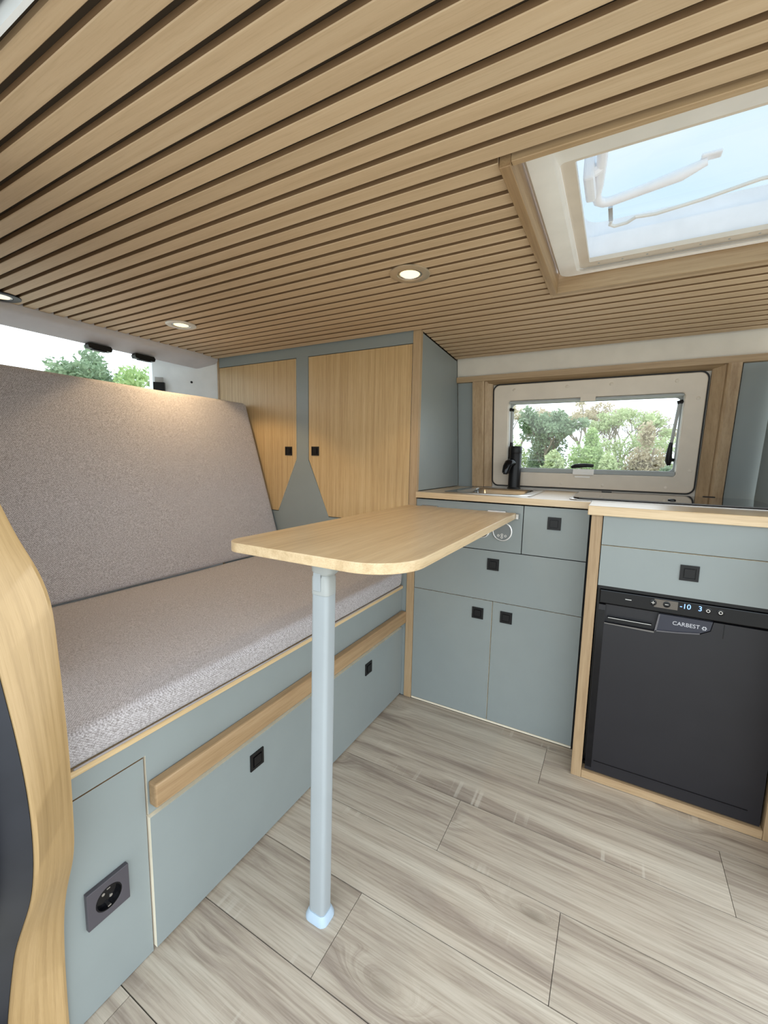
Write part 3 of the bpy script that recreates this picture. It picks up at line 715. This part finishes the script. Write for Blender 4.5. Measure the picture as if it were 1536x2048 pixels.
# ------------------------------------------------------------------ kitchen unit
ku = thing('kitchen_unit', (0.4, 0.2, 0), 'grey kitchen base unit with drawers and two doors left of the fridge', 'kitchen unit')
KX0, KX1 = 0.0555, 0.7215
bm = bmesh.new(); bmbox(bm, KX0, 0.731, 0.018, 0.50, 0.002, 0.80); bmbox(bm, KX0, 0.731, 0.018, 0.034, 0.80, 0.906); bmbox(bm, 0.715, 0.731, 0.034, 0.50, 0.80, 0.906); obj('carcass', bm, dark_hole, ku)
B('plinth_edge', pale_edge, ku, KX0, KX1, 0.001, 0.0175, 0.001, 0.008)
fp = front_panel('instrument_panel', ku, rect(KX0, 0.4965, 0.7235, 0.9075), 1, 0.0, 0.0165, -1, edge=dark_hole)  # edges here and on the drawers coloured dark to put shade in the gaps
d1 = front_panel('drawer', ku, rect(0.4995, KX1, 0.7235, 0.9075), 1, 0.0, 0.0165, -1, edge=dark_hole); push_lock(d1, 0.608, 0.0, 0.850, 1)
d2 = front_panel('drawer', ku, rect(KX0, KX1, 0.5185, 0.7205), 1, 0.0, 0.0165, -1, edge=dark_hole); push_lock(d2, 0.394, 0.0, 0.667, 1)
d3 = front_panel('door', ku, rect(KX0, 0.3985, 0.0105, 0.5155), 1, 0.0, 0.0165, -1); push_lock(d3, 0.342, 0.0, 0.458, 1)
d4 = front_panel('door', ku, rect(0.4015, KX1, 0.0105, 0.5155), 1, 0.0, 0.0165, -1); push_lock(d4, 0.456, 0.0, 0.461, 1)
def gauge(cx, cz, r):
    bm = bmesh.new(); bmlathe(bm, [(r, 0.0002), (r, 0.005), (r*0.93, 0.0062), (r*0.86, 0.0055), (r*0.84, 0.003), (0, 0.003)], (cx, 0, cz), 1, 36, -1)
    return obj('round_display', bm, chrome, fp, 40)
gm = plain('grey_dial_face', srgb(122, 126, 126), 0.3)
g1 = gauge(0.4225, 0.803, 0.0385)
bm = bmesh.new(); bmlathe(bm, [(0.0325, 0.003), (0.0325, 0.0038), (0, 0.0038)], (0.4225, 0, 0.803), 1, 30, -1)
bmbox(bm, 0.405, 0.440, -0.0046, -0.0038, 0.806, 0.822); bmbox(bm, 0.442, 0.449, -0.0046, -0.0038, 0.803, 0.812)
obj('dial_face', bm, gm, fp, 40)
bm = bmesh.new()
for bx_, bz_ in ((0.409, 0.786), (0.4225, 0.790), (0.4225, 0.780), (0.436, 0.786)):
    bmring(bm, [(bx_+0.0045*math.cos(a*math.pi/8), bz_+0.0045*math.sin(a*math.pi/8)) for a in range(16)], [(bx_+0.0027*math.cos(a*math.pi/8), bz_+0.0027*math.sin(a*math.pi/8)) for a in range(16)], lambda x, z: (x, -0.0048, z), lambda x, z: (x, -0.0038, z))
obj('dial_buttons', bm, white_p, fp)
bm = bmesh.new(); bmlathe(bm, [(0.033, 0.0002), (0.033, 0.006), (0.0295, 0.0068), (0.028, 0.003), (0, 0.003)], (0.343, 0, 0.803), 1, 36, -1); obj('round_charger_socket', bm, chrome, fp, 40)
bm = bmesh.new(); bmlathe(bm, [(0.0275, 0.0031), (0.0275, 0.005), (0, 0.005)], (0.343, 0, 0.803), 1, 30, -1); obj('charger_insert', bm, gloss_black, fp, 40)
bm = bmesh.new()
for i, dz in enumerate((-0.014, 0.004)): bmbox(bm, 0.335, 0.351, -0.0062, -0.005, 0.803+dz, 0.811+dz)
obj('charger_ports', bm, white_p, fp)

# ------------------------------------------------------------------ fridge cabinet
YF = -0.142
fc = thing('fridge_cabinet', (1.0, 0.15, 0), 'oak framed cabinet around the black fridge', 'cabinet')
B('upright', post_z, fc, 0.734, 0.766, YF, YF+0.03, 0.002, 0.909, 0.0008, 1)
B('upright', post_z, fc, 1.243, 1.262, YF, YF+0.03, 0.002, 0.909, 0.0008, 1)
B('base_rail', trim_x, fc, 0.7665, 1.2425, YF+0.002, YF+0.04, 0.002, 0.029, 0.001, 1)
B('side_board', grey, fc, 0.736, 0.764, YF+0.031, 0.50, 0.002, 0.908)
B('end_board', post_z, fc, 1.2625, 1.282, -0.34, 0.47, 0.002, 0.909)
B('back_board', dark_hole, fc, 0.7645, 1.262, 0.44, 0.455, 0.03, 0.908)
front_panel('fascia', fc, rect(0.7685, 1.2405, 0.8165, 0.9085), 1, YF, YF+0.0165, -1)
fd = front_panel('drawer', fc, rect(0.7685, 1.2405, 0.6835, 0.8135), 1, YF, YF+0.0165, -1)
push_lock(fd, 1.0025, YF, 0.7575, 1)

# ------------------------------------------------------------------ worktop
bm = bmesh.new()
bmprism(bm, [(KX0, -0.014), (0.722, -0.014), (0.722, 0.5), (KX0, 0.5)], 2, 0.9095, WT)
bmesh.ops.delete(bm, geom=list(bm.verts), context='VERTS')
def top_piece(x0, x1, y0, y1, z0, z1): bmbox(bm, x0, x1, y0, y1, z0, z1)
# pieces around the sink bowl
SX0, SX1, SY0, SY1 = 0.185, 0.475, 0.075, 0.425
T0 = 0.914
top_piece(KX0, SX0, -0.014, 0.53, T0, WT); top_piece(SX1, 0.7225, -0.014, 0.53, T0, WT)
top_piece(SX0, SX1, -0.014, SY0, T0, WT); top_piece(SX0, SX1, SY1, 0.53, T0, WT)
wt = obj('worktop', bm, wood_x); tag(wt, 'oak kitchen worktop running under the window', 'worktop')
bm = bmesh.new(); bmbox(bm, 0.7228, 1.2855, -0.160, 0.53, 0.9095, WT+0.001, 0.0025, 2); obj('wide_section', bm, wood_x, wt)

# ------------------------------------------------------------------ sink and tap
sk = thing('sink', (0.33, 0.26, WT), 'small stainless steel sink set in the worktop', 'sink')
bm = bmesh.new(); lp0 = rrect(0.152, 0.508, 0.045, 0.460, 0.03); lp1 = rrect(0.160, 0.500, 0.053, 0.452, 0.03)
lps = [(lp0, WT+0.0005), (lp0, WT+0.003), (lp1, WT+0.005), (rrect(0.192, 0.468, 0.083, 0.415, 0.035), WT+0.003), (rrect(0.197, 0.463, 0.088, 0.41, 0.04), WT-0.006), (rrect(0.212, 0.448, 0.105, 0.395, 0.05), WT-0.115), (rrect(0.26, 0.40, 0.19, 0.34, 0.05), WT-0.12)]
vl = [[bm.verts.new((x, y, z)) for x, y in lp] for lp, z in lps]
for a, b in zip(vl, vl[1:]):
    for i in range(len(a)): bm.faces.new((a[i], a[(i+1) % len(a)], b[(i+1) % len(b)], b[i]))
bm.faces.new(vl[-1]); obj('bowl', bm, steel, sk, 40)
bm = bmesh.new(); bmlathe(bm, [(0.022, 0), (0.022, 0.002), (0.015, 0.003), (0.012, 0.001), (0, 0.001)], (0.33, 0.265, WT-0.1198), 2, 24); obj('drain', bm, chrome, sk, 40)
tp = thing('tap', (0.353, 0.494, WT), 'black cylindrical tap with short angled spout behind the sink', 'tap')
bm = bmesh.new(); bmlathe(bm, [(0.032, 0.0005), (0.032, 0.005), (0.0285, 0.009), (0.0285, 0.172), (0.0278, 0.174)], (0.353, 0.494, WT), 2, 36); obj('tap_body', bm, black, tp, 40)
bm = bmesh.new(); bmlathe(bm, [(0.0278, 0.1742), (0.0285, 0.176), (0.0285, 0.205), (0.0265, 0.209), (0, 0.210)], (0.353, 0.494, WT), 2, 36); obj('tap_cap', bm, black, tp, 40)
bm = bmesh.new(); bmtube(bm, [(0.347, 0.476, WT+0.128), (0.339, 0.459, WT+0.130), (0.332, 0.445, WT+0.124), (0.327, 0.436, WT+0.108), (0.324, 0.430, WT+0.088), (0.323, 0.428, WT+0.078)], [0.018, 0.0205, 0.0205, 0.0195, 0.017, 0.0155], 18)
obj('spout', bm, gloss_black, tp, 50)
bm = bmesh.new(); bmtube(bm, [(0.323, 0.428, WT+0.0775), (0.323, 0.4275, WT+0.074)], 0.0105, 14); obj('aerator', bm, dark_hole, tp, 40)

# ------------------------------------------------------------------ hob with glass lid
hb = thing('hob', (0.95, 0.3, WT), 'gas hob with folded down dark glass lid in the worktop', 'hob')
ht = WT+0.0015
bm = bmesh.new(); lp = rrect(0.645, 1.258, 0.045, 0.468, 0.035)
lps = [(lp, ht), (lp, ht+0.0015), (rrect(0.650, 1.253, 0.050, 0.463, 0.032), ht+0.003), (rrect(0.690, 1.214, 0.090, 0.42, 0.02), ht+0.003)]
vl = [[bm.verts.new((x, y, z)) for x, y in q] for q, z in lps]
for a, b in zip(vl, vl[1:]):
    for i in range(len(a)): bm.faces.new((a[i], a[(i+1) % len(a)], b[(i+1) % len(b)], b[i]))
bm.faces.new(vl[-1]); obj('tray', bm, steel, hb, 40)
bm = bmesh.new(); bmprism(bm, rrect(0.658, 1.246, 0.054, 0.445, 0.03), 2, ht+0.0045, ht+0.0085); lid = obj('glass_lid', bm, hob_glass, hb)
bm = bmesh.new(); bmlathe(bm, [(0.012, 0), (0.012, 0.003), (0.008, 0.005)], (0.97, 0.15, ht+0.0085), 2, 20); obj('lid_stud', bm, black, lid, 40)
for hx in (0.76, 1.12):
    bm = bmesh.new(); bmbox(bm, hx-0.02, hx+0.02, 0.4455, 0.458, ht+0.0035, ht+0.011, 0.002); obj('lid_hinge', bm, black, lid)
for fx, fy in ((0.70, 0.10), (1.20, 0.10), (0.70, 0.41), (1.20, 0.41)):
    bm = bmesh.new(); bmlathe(bm, [(0.007, 0), (0.007, 0.0012)], (fx, fy, ht+0.0031), 2, 12); obj('rubber_foot', bm, black, hb)

# grey end panel standing on the worktop at the right
ep = thing('end_screen', (1.30, 0.25, WT), 'grey end panel standing on the worktop right of the hob', 'panel')
bm = bmesh.new(); bmprism(bm, [(-0.06, WT+0.0025), (-0.06, 1.20), (0.20, 1.452), (yw(1.45)-0.038, 1.452), (yw(WT)-0.035, WT+0.0025)], 0, 1.271, 1.285); obj('board', bm, grey, ep)
B('edge_strip', post_z, ep, 1.271, 1.285, -0.068, -0.0605, WT+0.0025, 1.20)

# ------------------------------------------------------------------ fridge
FY = YF+0.009
fg = thing('fridge', (1.0, 0.1, 0.03), 'black compressor fridge with blue digital display', 'fridge')
B('body', gloss_black, fg, 0.7685, 1.2405, FY+0.045, 0.42, 0.031, 0.6805)
cp = B('control_panel', gloss_black, fg, 0.7755, 1.2355, FY-0.001, FY+0.044, 0.6235, 0.668, 0.003, 2)
B('top_bar', black, fg, 0.7685, 1.2405, FY+0.006, FY+0.044, 0.6695, 0.6805)
# door slab with handle pocket cut at its top left
DX0, DX1, DZ0, DZ1 = 0.7755, 1.2355, 0.0345, 0.6185
bm = bmesh.new()
bmbox(bm, DX0, DX1, FY+0.012, FY+0.044, DZ0, DZ1)
bmbox(bm, DX0, 0.7955, FY, FY+0.012, DZ0, DZ1)
bmbox(bm, 0.7955, 0.9320, FY, FY+0.012, DZ0, 0.5605)
bmprism(bm, [(0.9320, DZ0), (DX1, DZ0), (DX1, DZ1), (1.075, DZ1), (1.070, 0.590), (1.045, 0.575), (0.99, 0.5665), (0.9320, 0.5605)], 1, FY, FY+0.012)
door = obj('door', bm, fridge_m, fg)
B('left_strip', gloss_black, door, 0.7765, 0.7945, FY-0.0015, FY-0.0002, 0.046, 0.60)
bm = bmesh.new(); bmprism(bm, [(0.9365, 0.5620), (0.99, 0.5680), (1.044, 0.5765), (1.069, 0.591), (1.0735, 0.6175), (0.9420, 0.6175)], 1, FY+0.0035, FY+0.0118); obj('badge_plate', bm, plain('blue_black_plate', srgb(40, 42, 56), 0.3), door)
bm = bmesh.new(); bmprism(bm, [(0.9325, 0.561), (0.938, 0.5625), (0.9435, 0.6175), (0.940, 0.6175)], 1, FY-0.001, FY+0.0118); bmprism(bm, [(0.9325, 0.561), (0.99, 0.567), (1.045, 0.5755), (1.045, 0.5785), (0.99, 0.570), (0.9345, 0.5645)], 1, FY-0.001, FY+0.0118); obj('badge_bevel', bm, grey_pl if False else plain('grey_bevel', srgb(96, 94, 98), 0.3), door)
bm = bmesh.new(); bmbox(bm, 0.803, 0.925, FY-0.002, FY+0.003, 0.578, 0.5805); bmbox(bm, 0.803, 0.925, FY+0.003, FY+0.0115, 0.5655, 0.5805); obj('handle', bm, gloss_black, door)
bm = bmesh.new(); bmbox(bm, 0.805, 0.923, FY-0.0025, FY-0.0021, 0.5785, 0.5802); obj('handle_highlight_edge', bm, chrome, door)
bm = bmesh.new(); bmprism(bm, [(0.7955, 0.5602), (0.932, 0.5602), (0.932, 0.5555), (0.7955, 0.5575)], 1, FY-0.0012, FY-0.0001); obj('handle_lip', bm, plain('grey_lip', srgb(110, 106, 102), 0.4), door)
bm = bmesh.new(); bmbox(bm, 0.800, 1.205, FY-0.0008, FY-0.0001, 0.0715, 0.0745); obj('door_groove', bm, gloss_black, door)
bm = bmesh.new(); bmbox(bm, 1.0985, 1.1005, FY-0.0008, FY-0.0001, 0.575, 0.616); obj('door_seam', bm, gloss_black, door)
text_mesh('lettering', 'CARBEST', 0.0165, plain('silver_print', srgb(198, 198, 204), 0.4), door, (0.9765, FY+0.0032, 0.5872))
bm = bmesh.new()
for i in range(6):
    a0 = math.pi/3*i
    p = [(1.055+0.0062*math.cos(a0+da)*kk, 0.5945+0.0062*math.sin(a0+da)*kk) for da, kk in ((-0.35, 1), (0.35, 1), (0.42, 0.45), (-0.42, 0.45))]
    bmprism(bm, p, 1, FY+0.0030, FY+0.0034)
obj('logo_mark', bm, plain('silver_mark', srgb(198, 198, 204), 0.4), door)
text_mesh('digits', '-10', 0.021, led_blue, cp, (0.9895, FY-0.0012, 0.6425))
text_mesh('digits', '3', 0.021, led_blue, cp, (1.034, FY-0.0012, 0.6425))
B('lock_slot', chrome, cp, 0.848, 0.865, FY-0.0016, FY-0.0012, 0.6465, 0.6485)
B('display_window', plain('warm_grey_window', srgb(96, 88, 80), 0.25), cp, 0.925, 0.985, FY-0.0014, FY-0.0011, 0.638, 0.6635)
for i, bx_ in enumerate((0.922, 0.957, 1.058, 1.087)):
    bm = bmesh.new(); bmlathe(bm, [(0.0095, 0.0012), (0.0095, 0.0024), (0.0075, 0.003), (0, 0.003)], (bx_, FY, 0.651), 1, 20, -1); bt = obj('button', bm, gloss_black, cp, 40)
    bm = bmesh.new()
    if i < 2:
        bmbox(bm, bx_-0.0045, bx_+0.0045, FY-0.0034, FY-0.0031, 0.6503, 0.6517)
        if i == 0: bmbox(bm, bx_-0.0007, bx_+0.0007, FY-0.0034, FY-0.0031, 0.6465, 0.6555)
    else:
        bmring(bm, [(bx_+0.0048*math.cos(a*math.pi/8), 0.651+0.0048*math.sin(a*math.pi/8)) for a in range(16)], [(bx_+0.0034*math.cos(a*math.pi/8), 0.651+0.0034*math.sin(a*math.pi/8)) for a in range(16)], lambda x, z: (x, FY-0.0034, z), lambda x, z: (x, FY-0.0031, z))
    obj('button_symbol', bm, white_p, cp)

# ------------------------------------------------------------------ table
TZ = 0.880
tb = thing('table', (0.25, -0.5, 0), 'oak folding table on one grey aluminium leg', 'table')
bm = bmesh.new(); bmprism(bm, rrect(0.022, 0.474, -0.985, -0.016, [0.004, 0.004, 0.045, 0.11], 10), 2, TZ-0.022, TZ)
to_ = obj('table_top', bm, wood_y, tb)
md = to_.modifiers.new('soft', 'BEVEL'); md.width = 0.0015; md.segments = 2; md.limit_method = 'ANGLE'
for hx in (0.12, 0.40):
    bm = bmesh.new(); bmbox(bm, hx-0.035, hx+0.035, -0.0156, -0.0012, TZ-0.016, TZ+0.004, 0.001, 1); obj('hinge', bm, chrome, tb)
bm = bmesh.new(); bmbox(bm, 0.4745, 0.4865, -0.03, -0.0012, TZ-0.022, TZ-0.002, 0.001, 1); obj('end_bracket', bm, chrome, tb)
LX, LY = 0.262, -0.935
TX, TY = 0.268, -0.930
def leg_loop(cx, cy, w_, d_, z, r=0.009): return [(cx+x, cy+y, z) for x, y in rrect(-w_/2, w_/2, -d_/2, d_/2, r, 4)]
def loft(name, loops, mat, parent, ang=50):
    bm = bmesh.new(); vl = [[bm.verts.new(p) for p in lp] for lp in loops]
    for a, b in zip(vl, vl[1:]):
        for i in range(len(a)): bm.faces.new((a[i], a[(i+1) % len(a)], b[(i+1) % len(b)], b[i]))
    bm.faces.new(vl[0]); bm.faces.new(vl[-1][::-1]); return obj(name, bm, mat, parent, ang)
LW, LD = 0.043, 0.036
lg = loft('leg', [leg_loop(LX, LY, LW, LD, 0.016), leg_loop(TX, TY, LW, LD, 0.785)], alu_grey, tb)
loft('foot', [leg_loop(LX, LY, 0.060, 0.052, 0.0005, 0.016), leg_loop(LX, LY, 0.060, 0.052, 0.007, 0.016), leg_loop(LX, LY, 0.047, 0.040, 0.022, 0.012)], foot_pl, lg)
loft('hinge_cap', [leg_loop(TX, TY, LW+0.001, LD+0.001, 0.7855), leg_loop(TX, TY, LW+0.001, LD+0.001, 0.822), leg_loop(TX, TY, LW-0.006, LD-0.006, 0.829)], grey_pl, lg)
bm = bmesh.new(); bmbox(bm, TX-0.0135, TX+0.0055, TY-0.0205, TY-0.0186, 0.794, 0.834, 0.0008, 1); obj('hinge_catch', bm, alu_grey, lg)
loft('mounting_block', [leg_loop(TX+0.003, TY, 0.042, 0.036, 0.829, 0.012), leg_loop(TX+0.004, TY, 0.052, 0.046, 0.836, 0.016), leg_loop(TX+0.005, TY, 0.056, 0.052, TZ-0.0225, 0.018)], grey_pl, lg)

# ------------------------------------------------------------------ ceiling lights
def light(cx, cy, lab, ringmat, power, z=None):
    z = zceil(cy) if z is None else z
    t_ = thing('ceiling_light', (cx, cy, z), lab, 'ceiling light', 'round recessed ceiling lights')
    bm = bmesh.new(); bmlathe(bm, [(0.058, -0.0003), (0.058, -0.003), (0.055, -0.0045), (0.037, -0.0045), (0.0345, -0.002), (0.0345, -0.0003)], (cx, cy, z), 2, 48, 1); obj('ring', bm, ringmat, t_, 40)
    bm = bmesh.new(); bmlathe(bm, [(0.0342, -0.0003), (0.0342, -0.003), (0.030, -0.0035), (0.0285, -0.0015)], (cx, cy, z), 2, 40, 1); obj('reflector', bm, chrome, t_, 40)
    bm = bmesh.new(); bmlathe(bm, [(0.0283, -0.0012), (0.0275, -0.0026), (0, -0.003)], (cx, cy, z), 2, 32, 1); obj('lens', bm, led_warm, t_, 40)
    ld = bpy.data.lights.new('downlight', 'SPOT'); ld.energy = power; ld.color = (1.0, 0.74, 0.42); ld.spot_size = math.radians(116); ld.spot_blend = 0.25; ld.shadow_soft_size = 0.025
    lo_ = bpy.data.objects.new('downlight', ld); COL.objects.link(lo_); lo_.parent = t_; lo_.location = (0, 0, -0.012)
ring_m = plain('champagne_metal_ring', srgb(206, 190, 166), 0.35, metal=0.6)
ring_w = plain('satin_white_ring', srgb(220, 214, 204), 0.35, metal=0.3)
light(0.232, -0.483, 'lit round ceiling light in the slats above the folding table', ring_m, 4.5)
light(-0.807, -0.471, 'lit round ceiling light above the back cushion by the rear header', ring_w, 11.0)
light(-1.098, -0.950, 'round ceiling light cut off by the left edge of the picture', black, 1.0)

# ------------------------------------------------------------------ outside
def grass_mat():
    m, t, p, o = new_mat('meadow')
    v, rnd, oc = coords(t, (1, 1, 1), 0)
    n = N(t, 'ShaderNodeTexNoise', Scale=0.6, Detail=8.0); t.links.new(v, n.inputs['Vector'])
    r = ramp(t, [(0.3, srgb(112, 128, 84)), (0.7, srgb(150, 158, 116))]); t.links.new(n.outputs['Fac'], r.inputs['Fac'])
    t.links.new(r.outputs['Color'], p.inputs['Base Color']); p.inputs['Roughness'].default_value = 0.95; return m
GZ = -0.45
bm = bmesh.new(); bmbox(bm, -90, 90, -90, 90, GZ-0.3, GZ)
gr = obj('ground', bm, grass_mat()); tag(gr, 'grassy ground outside the van', kind='structure')
bm = bmesh.new(); bmbox(bm, -14.0, 16.0, -30, 4.5, GZ, GZ+0.02)  # paving added wide and pale to bounce light up into the van
pv = obj('bounce_paving', bm, plain('pale_bounce_paving', srgb(190, 184, 174), 0.9)); tag(pv, 'pale paving added under and beside the van to bounce light', kind='structure')
def hazy_leaf_mat(name, a, b):  # leaf colours lightened, putting distance haze into them
    m, t, p, o = new_mat(name)
    g = t.nodes.new('ShaderNodeNewGeometry')
    r = ramp(t, [(0.0, a), (1.0, b)]); t.links.new(g.outputs['Random Per Island'], r.inputs['Fac'])
    t.links.new(r.outputs['Color'], p.inputs['Base Color']); p.inputs['Roughness'].default_value = 0.6
    tl = t.nodes.new('ShaderNodeBsdfTranslucent'); mx = t.nodes.new('ShaderNodeMixShader'); mx.inputs[0].default_value = 0.4
    t.links.new(r.outputs['Color'], tl.inputs['Color']); t.links.new(p.outputs['BSDF'], mx.inputs[1]); t.links.new(tl.outputs[0], mx.inputs[2]); t.links.new(mx.outputs[0], o.inputs['Surface'])
    return m
LEAF = {'dark': hazy_leaf_mat('hazy_dark_leaf', srgb(116, 138, 108), srgb(152, 170, 138)), 'mid': hazy_leaf_mat('hazy_mid_leaf', srgb(150, 176, 118), srgb(190, 208, 150)),
        'pale': hazy_leaf_mat('hazy_pale_leaf', srgb(168, 184, 138), srgb(206, 214, 170)), 'rust': hazy_leaf_mat('hazy_rust_leaf', srgb(178, 164, 138), srgb(206, 194, 166))}
def leaves(name, parent, base, rng, blobs, n, size, mat):
    """n separate small leaves scattered through ellipsoid clumps"""
    bl = np.array([b[:6] for b in blobs]); wgt = bl[:, 3]*bl[:, 4]*bl[:, 5]; wgt = wgt/wgt.sum()
    idx = rng.choice(len(bl), n, p=wgt)
    d = rng.normal(size=(n, 3)); d /= np.linalg.norm(d, axis=1)[:, None]
    rad = rng.random(n)[:, None]**0.45
    c = bl[idx, :3] + d*rad*bl[idx, 3:6]
    u = rng.normal(size=(n, 3)); u /= np.linalg.norm(u, axis=1)[:, None]
    v = np.cross(u, rng.normal(size=(n, 3))); v /= np.linalg.norm(v, axis=1)[:, None]
    s = size*(0.6+0.8*rng.random(n))[:, None]
    V = np.stack([c-u*s, c+v*s*0.45, c+u*s, c-v*s*0.45], 1).reshape(-1, 3) - np.array(base)
    me = bpy.data.meshes.new(name); me.vertices.add(4*n); me.vertices.foreach_set('co', V.ravel().astype(np.float32))
    me.loops.add(4*n); me.loops.foreach_set('vertex_index', np.arange(4*n, dtype=np.int32))
    me.polygons.add(n); me.polygons.foreach_set('loop_start', np.arange(0, 4*n, 4, dtype=np.int32)); me.update(calc_edges=True)
    me.materials.append(mat)
    o = bpy.data.objects.new(name, me); COL.objects.link(o); o.parent = parent; o['kind'] = 'stuff'; return o
def tree(name, lab, grp, x, y, h, spread, style, mat, n, seed, size=0.08):
    rng = np.random.default_rng(seed); rr = random.Random(seed)
    t_ = thing(name, (x, y, GZ), lab, 'shrub' if style == 'shrub' else 'tree', grp)
    bm = bmesh.new(); blobs = []
    def branch(p, d, L, r, lev):
        q = p + d*L; m_ = p + d*L*0.5 + Vector((rr.uniform(-1, 1), rr.uniform(-1, 1), 0))*L*0.06
        bmtube(bm, [p, m_, q], [r, r*0.8, r*0.6], 5, False)
        if lev == 0:
            blobs.append((q.x, q.y, q.z, L*0.55, L*0.55, L*0.4)); return
        for i in range(3):
            a = rr.uniform(0, 6.28); tilt = rr.uniform(0.35, 0.8)
            nd = (d + Vector((math.cos(a), math.sin(a), 0.15))*tilt).normalized()
            branch(p + d*L*rr.uniform(0.6, 1.0), nd, L*rr.uniform(0.55, 0.75), r*0.55, lev-1)
    if style == 'shrub':
        for i in range(5):
            a = rr.uniform(0, 6.28); bmtube(bm, [(x, y, GZ), (x+math.cos(a)*spread*0.4, y+math.sin(a)*spread*0.4, GZ+h*0.7)], [0.03, 0.01], 5, False)
        for i in range(14):
            a = rr.uniform(0, 6.28); q = rr.uniform(0, 0.75)*spread
            hh = rr.uniform(0.2, 0.85)*h*(1-0.35*(q/spread))
            w_ = rr.uniform(0.26, 0.44)
            blobs.append((x+math.cos(a)*q, y+math.sin(a)*q, GZ+hh, spread*w_, spread*w_, h*rr.uniform(0.10, 0.2)))
    else:
        lev = 3 if style == 'feathery' or style == 'bare' else 2
        bmtube(bm, [(x, y, GZ), (x, y, GZ+h*0.32)], [0.035*h, 0.026*h], 7, False)
        for i in range(4 if style != 'round' else 5):
            a = 6.28*i/4+rr.uniform(-0.5, 0.5)
            branch(Vector((x, y, GZ+h*0.3)), Vector((math.cos(a)*spread/h*0.9, math.sin(a)*spread/h*0.9, 0.8)).normalized(), h*0.30, 0.016*h, lev)
        if style == 'round':
            for i in range(16):
                a = rr.uniform(0, 6.28); q = rr.uniform(0, 0.8)*spread; zz = rr.uniform(0.35, 0.9)*h
                blobs.append((x+math.cos(a)*q, y+math.sin(a)*q, GZ+zz, spread*0.36, spread*0.36, h*0.13))
        if style in ('feathery', 'bare'):
            for i in range(60 if style == 'feathery' else 90):   # fine twigs
                b = rr.choice(blobs); p = Vector(b[:3]); d = Vector((rr.uniform(-1, 1), rr.uniform(-1, 1), rr.uniform(-0.2, 0.9))).normalized()
                bmtube(bm, [p, p+d*h*0.07, p+d*h*0.12+Vector((0, 0, -0.03))], [0.006*h/4, 0.004*h/4, 0.002*h/4], 4, False)
    obj('trunk', bm, bark, t_, 60)
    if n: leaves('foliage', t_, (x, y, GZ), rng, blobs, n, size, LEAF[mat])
    return t_
G1, G2 = 'trees beyond the kitchen window', 'trees beyond the rear window'
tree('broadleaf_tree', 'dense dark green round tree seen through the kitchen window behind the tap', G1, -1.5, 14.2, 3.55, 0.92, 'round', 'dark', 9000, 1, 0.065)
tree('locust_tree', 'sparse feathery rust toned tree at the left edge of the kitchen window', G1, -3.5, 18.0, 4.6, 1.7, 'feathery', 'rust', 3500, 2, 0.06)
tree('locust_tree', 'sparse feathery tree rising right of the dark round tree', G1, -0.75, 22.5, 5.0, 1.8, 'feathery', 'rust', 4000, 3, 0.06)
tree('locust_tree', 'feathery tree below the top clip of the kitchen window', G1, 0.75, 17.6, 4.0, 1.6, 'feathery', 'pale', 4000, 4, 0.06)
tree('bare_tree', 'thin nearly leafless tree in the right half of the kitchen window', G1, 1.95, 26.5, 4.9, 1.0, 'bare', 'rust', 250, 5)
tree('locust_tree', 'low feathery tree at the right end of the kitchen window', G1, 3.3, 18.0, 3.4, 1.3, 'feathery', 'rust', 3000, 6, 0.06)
shr = [('bright green shrub low behind the tap', -2.1, 10.6, 2.2, 0.60, 'mid'), ('pale green shrub below the dark round tree', -0.75, 10.6, 1.95, 0.58, 'pale'), ('pale shrub just above the window latch', 0.6, 10.6, 2.05, 0.58, 'pale'),
       ('dark green shrub right of the window latch', 1.9, 10.6, 1.95, 0.58, 'dark'), ('pale green shrub beside the right window stay', 3.15, 10.6, 2.3, 0.58, 'mid'),
       ('mid green shrub at the left end of the kitchen window behind the tap', -2.75, 12.4, 2.75, 0.66, 'pale'), ('green shrub right of the dark round tree', 0.0, 12.4, 2.65, 0.68, 'mid'),
       ('rusty toned shrub in the middle of the kitchen window', 1.42, 12.6, 2.85, 0.64, 'rust'), ('bright green shrub below the leafless tree', 2.8, 12.6, 2.6, 0.64, 'mid')]
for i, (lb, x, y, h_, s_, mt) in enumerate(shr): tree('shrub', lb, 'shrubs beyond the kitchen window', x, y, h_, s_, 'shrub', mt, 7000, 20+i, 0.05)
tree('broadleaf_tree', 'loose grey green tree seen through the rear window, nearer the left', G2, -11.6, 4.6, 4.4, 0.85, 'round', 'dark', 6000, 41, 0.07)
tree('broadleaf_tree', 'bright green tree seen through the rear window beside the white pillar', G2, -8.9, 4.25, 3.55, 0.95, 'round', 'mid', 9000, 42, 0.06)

hz_ = thing('hedge', (0.0, 15.9, GZ), 'long uneven pale green hedge behind the shrubs in the kitchen window', 'hedge')
rr = random.Random(77); rng = np.random.default_rng(77); blobs = []; bm = bmesh.new()
for i in range(46):
    hx = -6 + 12*i/45 + rr.uniform(-0.1, 0.1); top = 2.1 + 0.45*math.sin(hx*1.3) + rr.uniform(-0.25, 0.35)
    bmtube(bm, [(hx, 15.9, GZ), (hx+rr.uniform(-0.1, 0.1), 15.9, GZ+top*0.8)], [0.03, 0.012], 5, False)
    for kz in (0.25, 0.55, 0.85):
        blobs.append((hx, 15.9+rr.uniform(-0.12, 0.12), GZ+top*kz, 0.34, 0.4, 0.42))
obj('stems', bm, bark, hz_, 60)
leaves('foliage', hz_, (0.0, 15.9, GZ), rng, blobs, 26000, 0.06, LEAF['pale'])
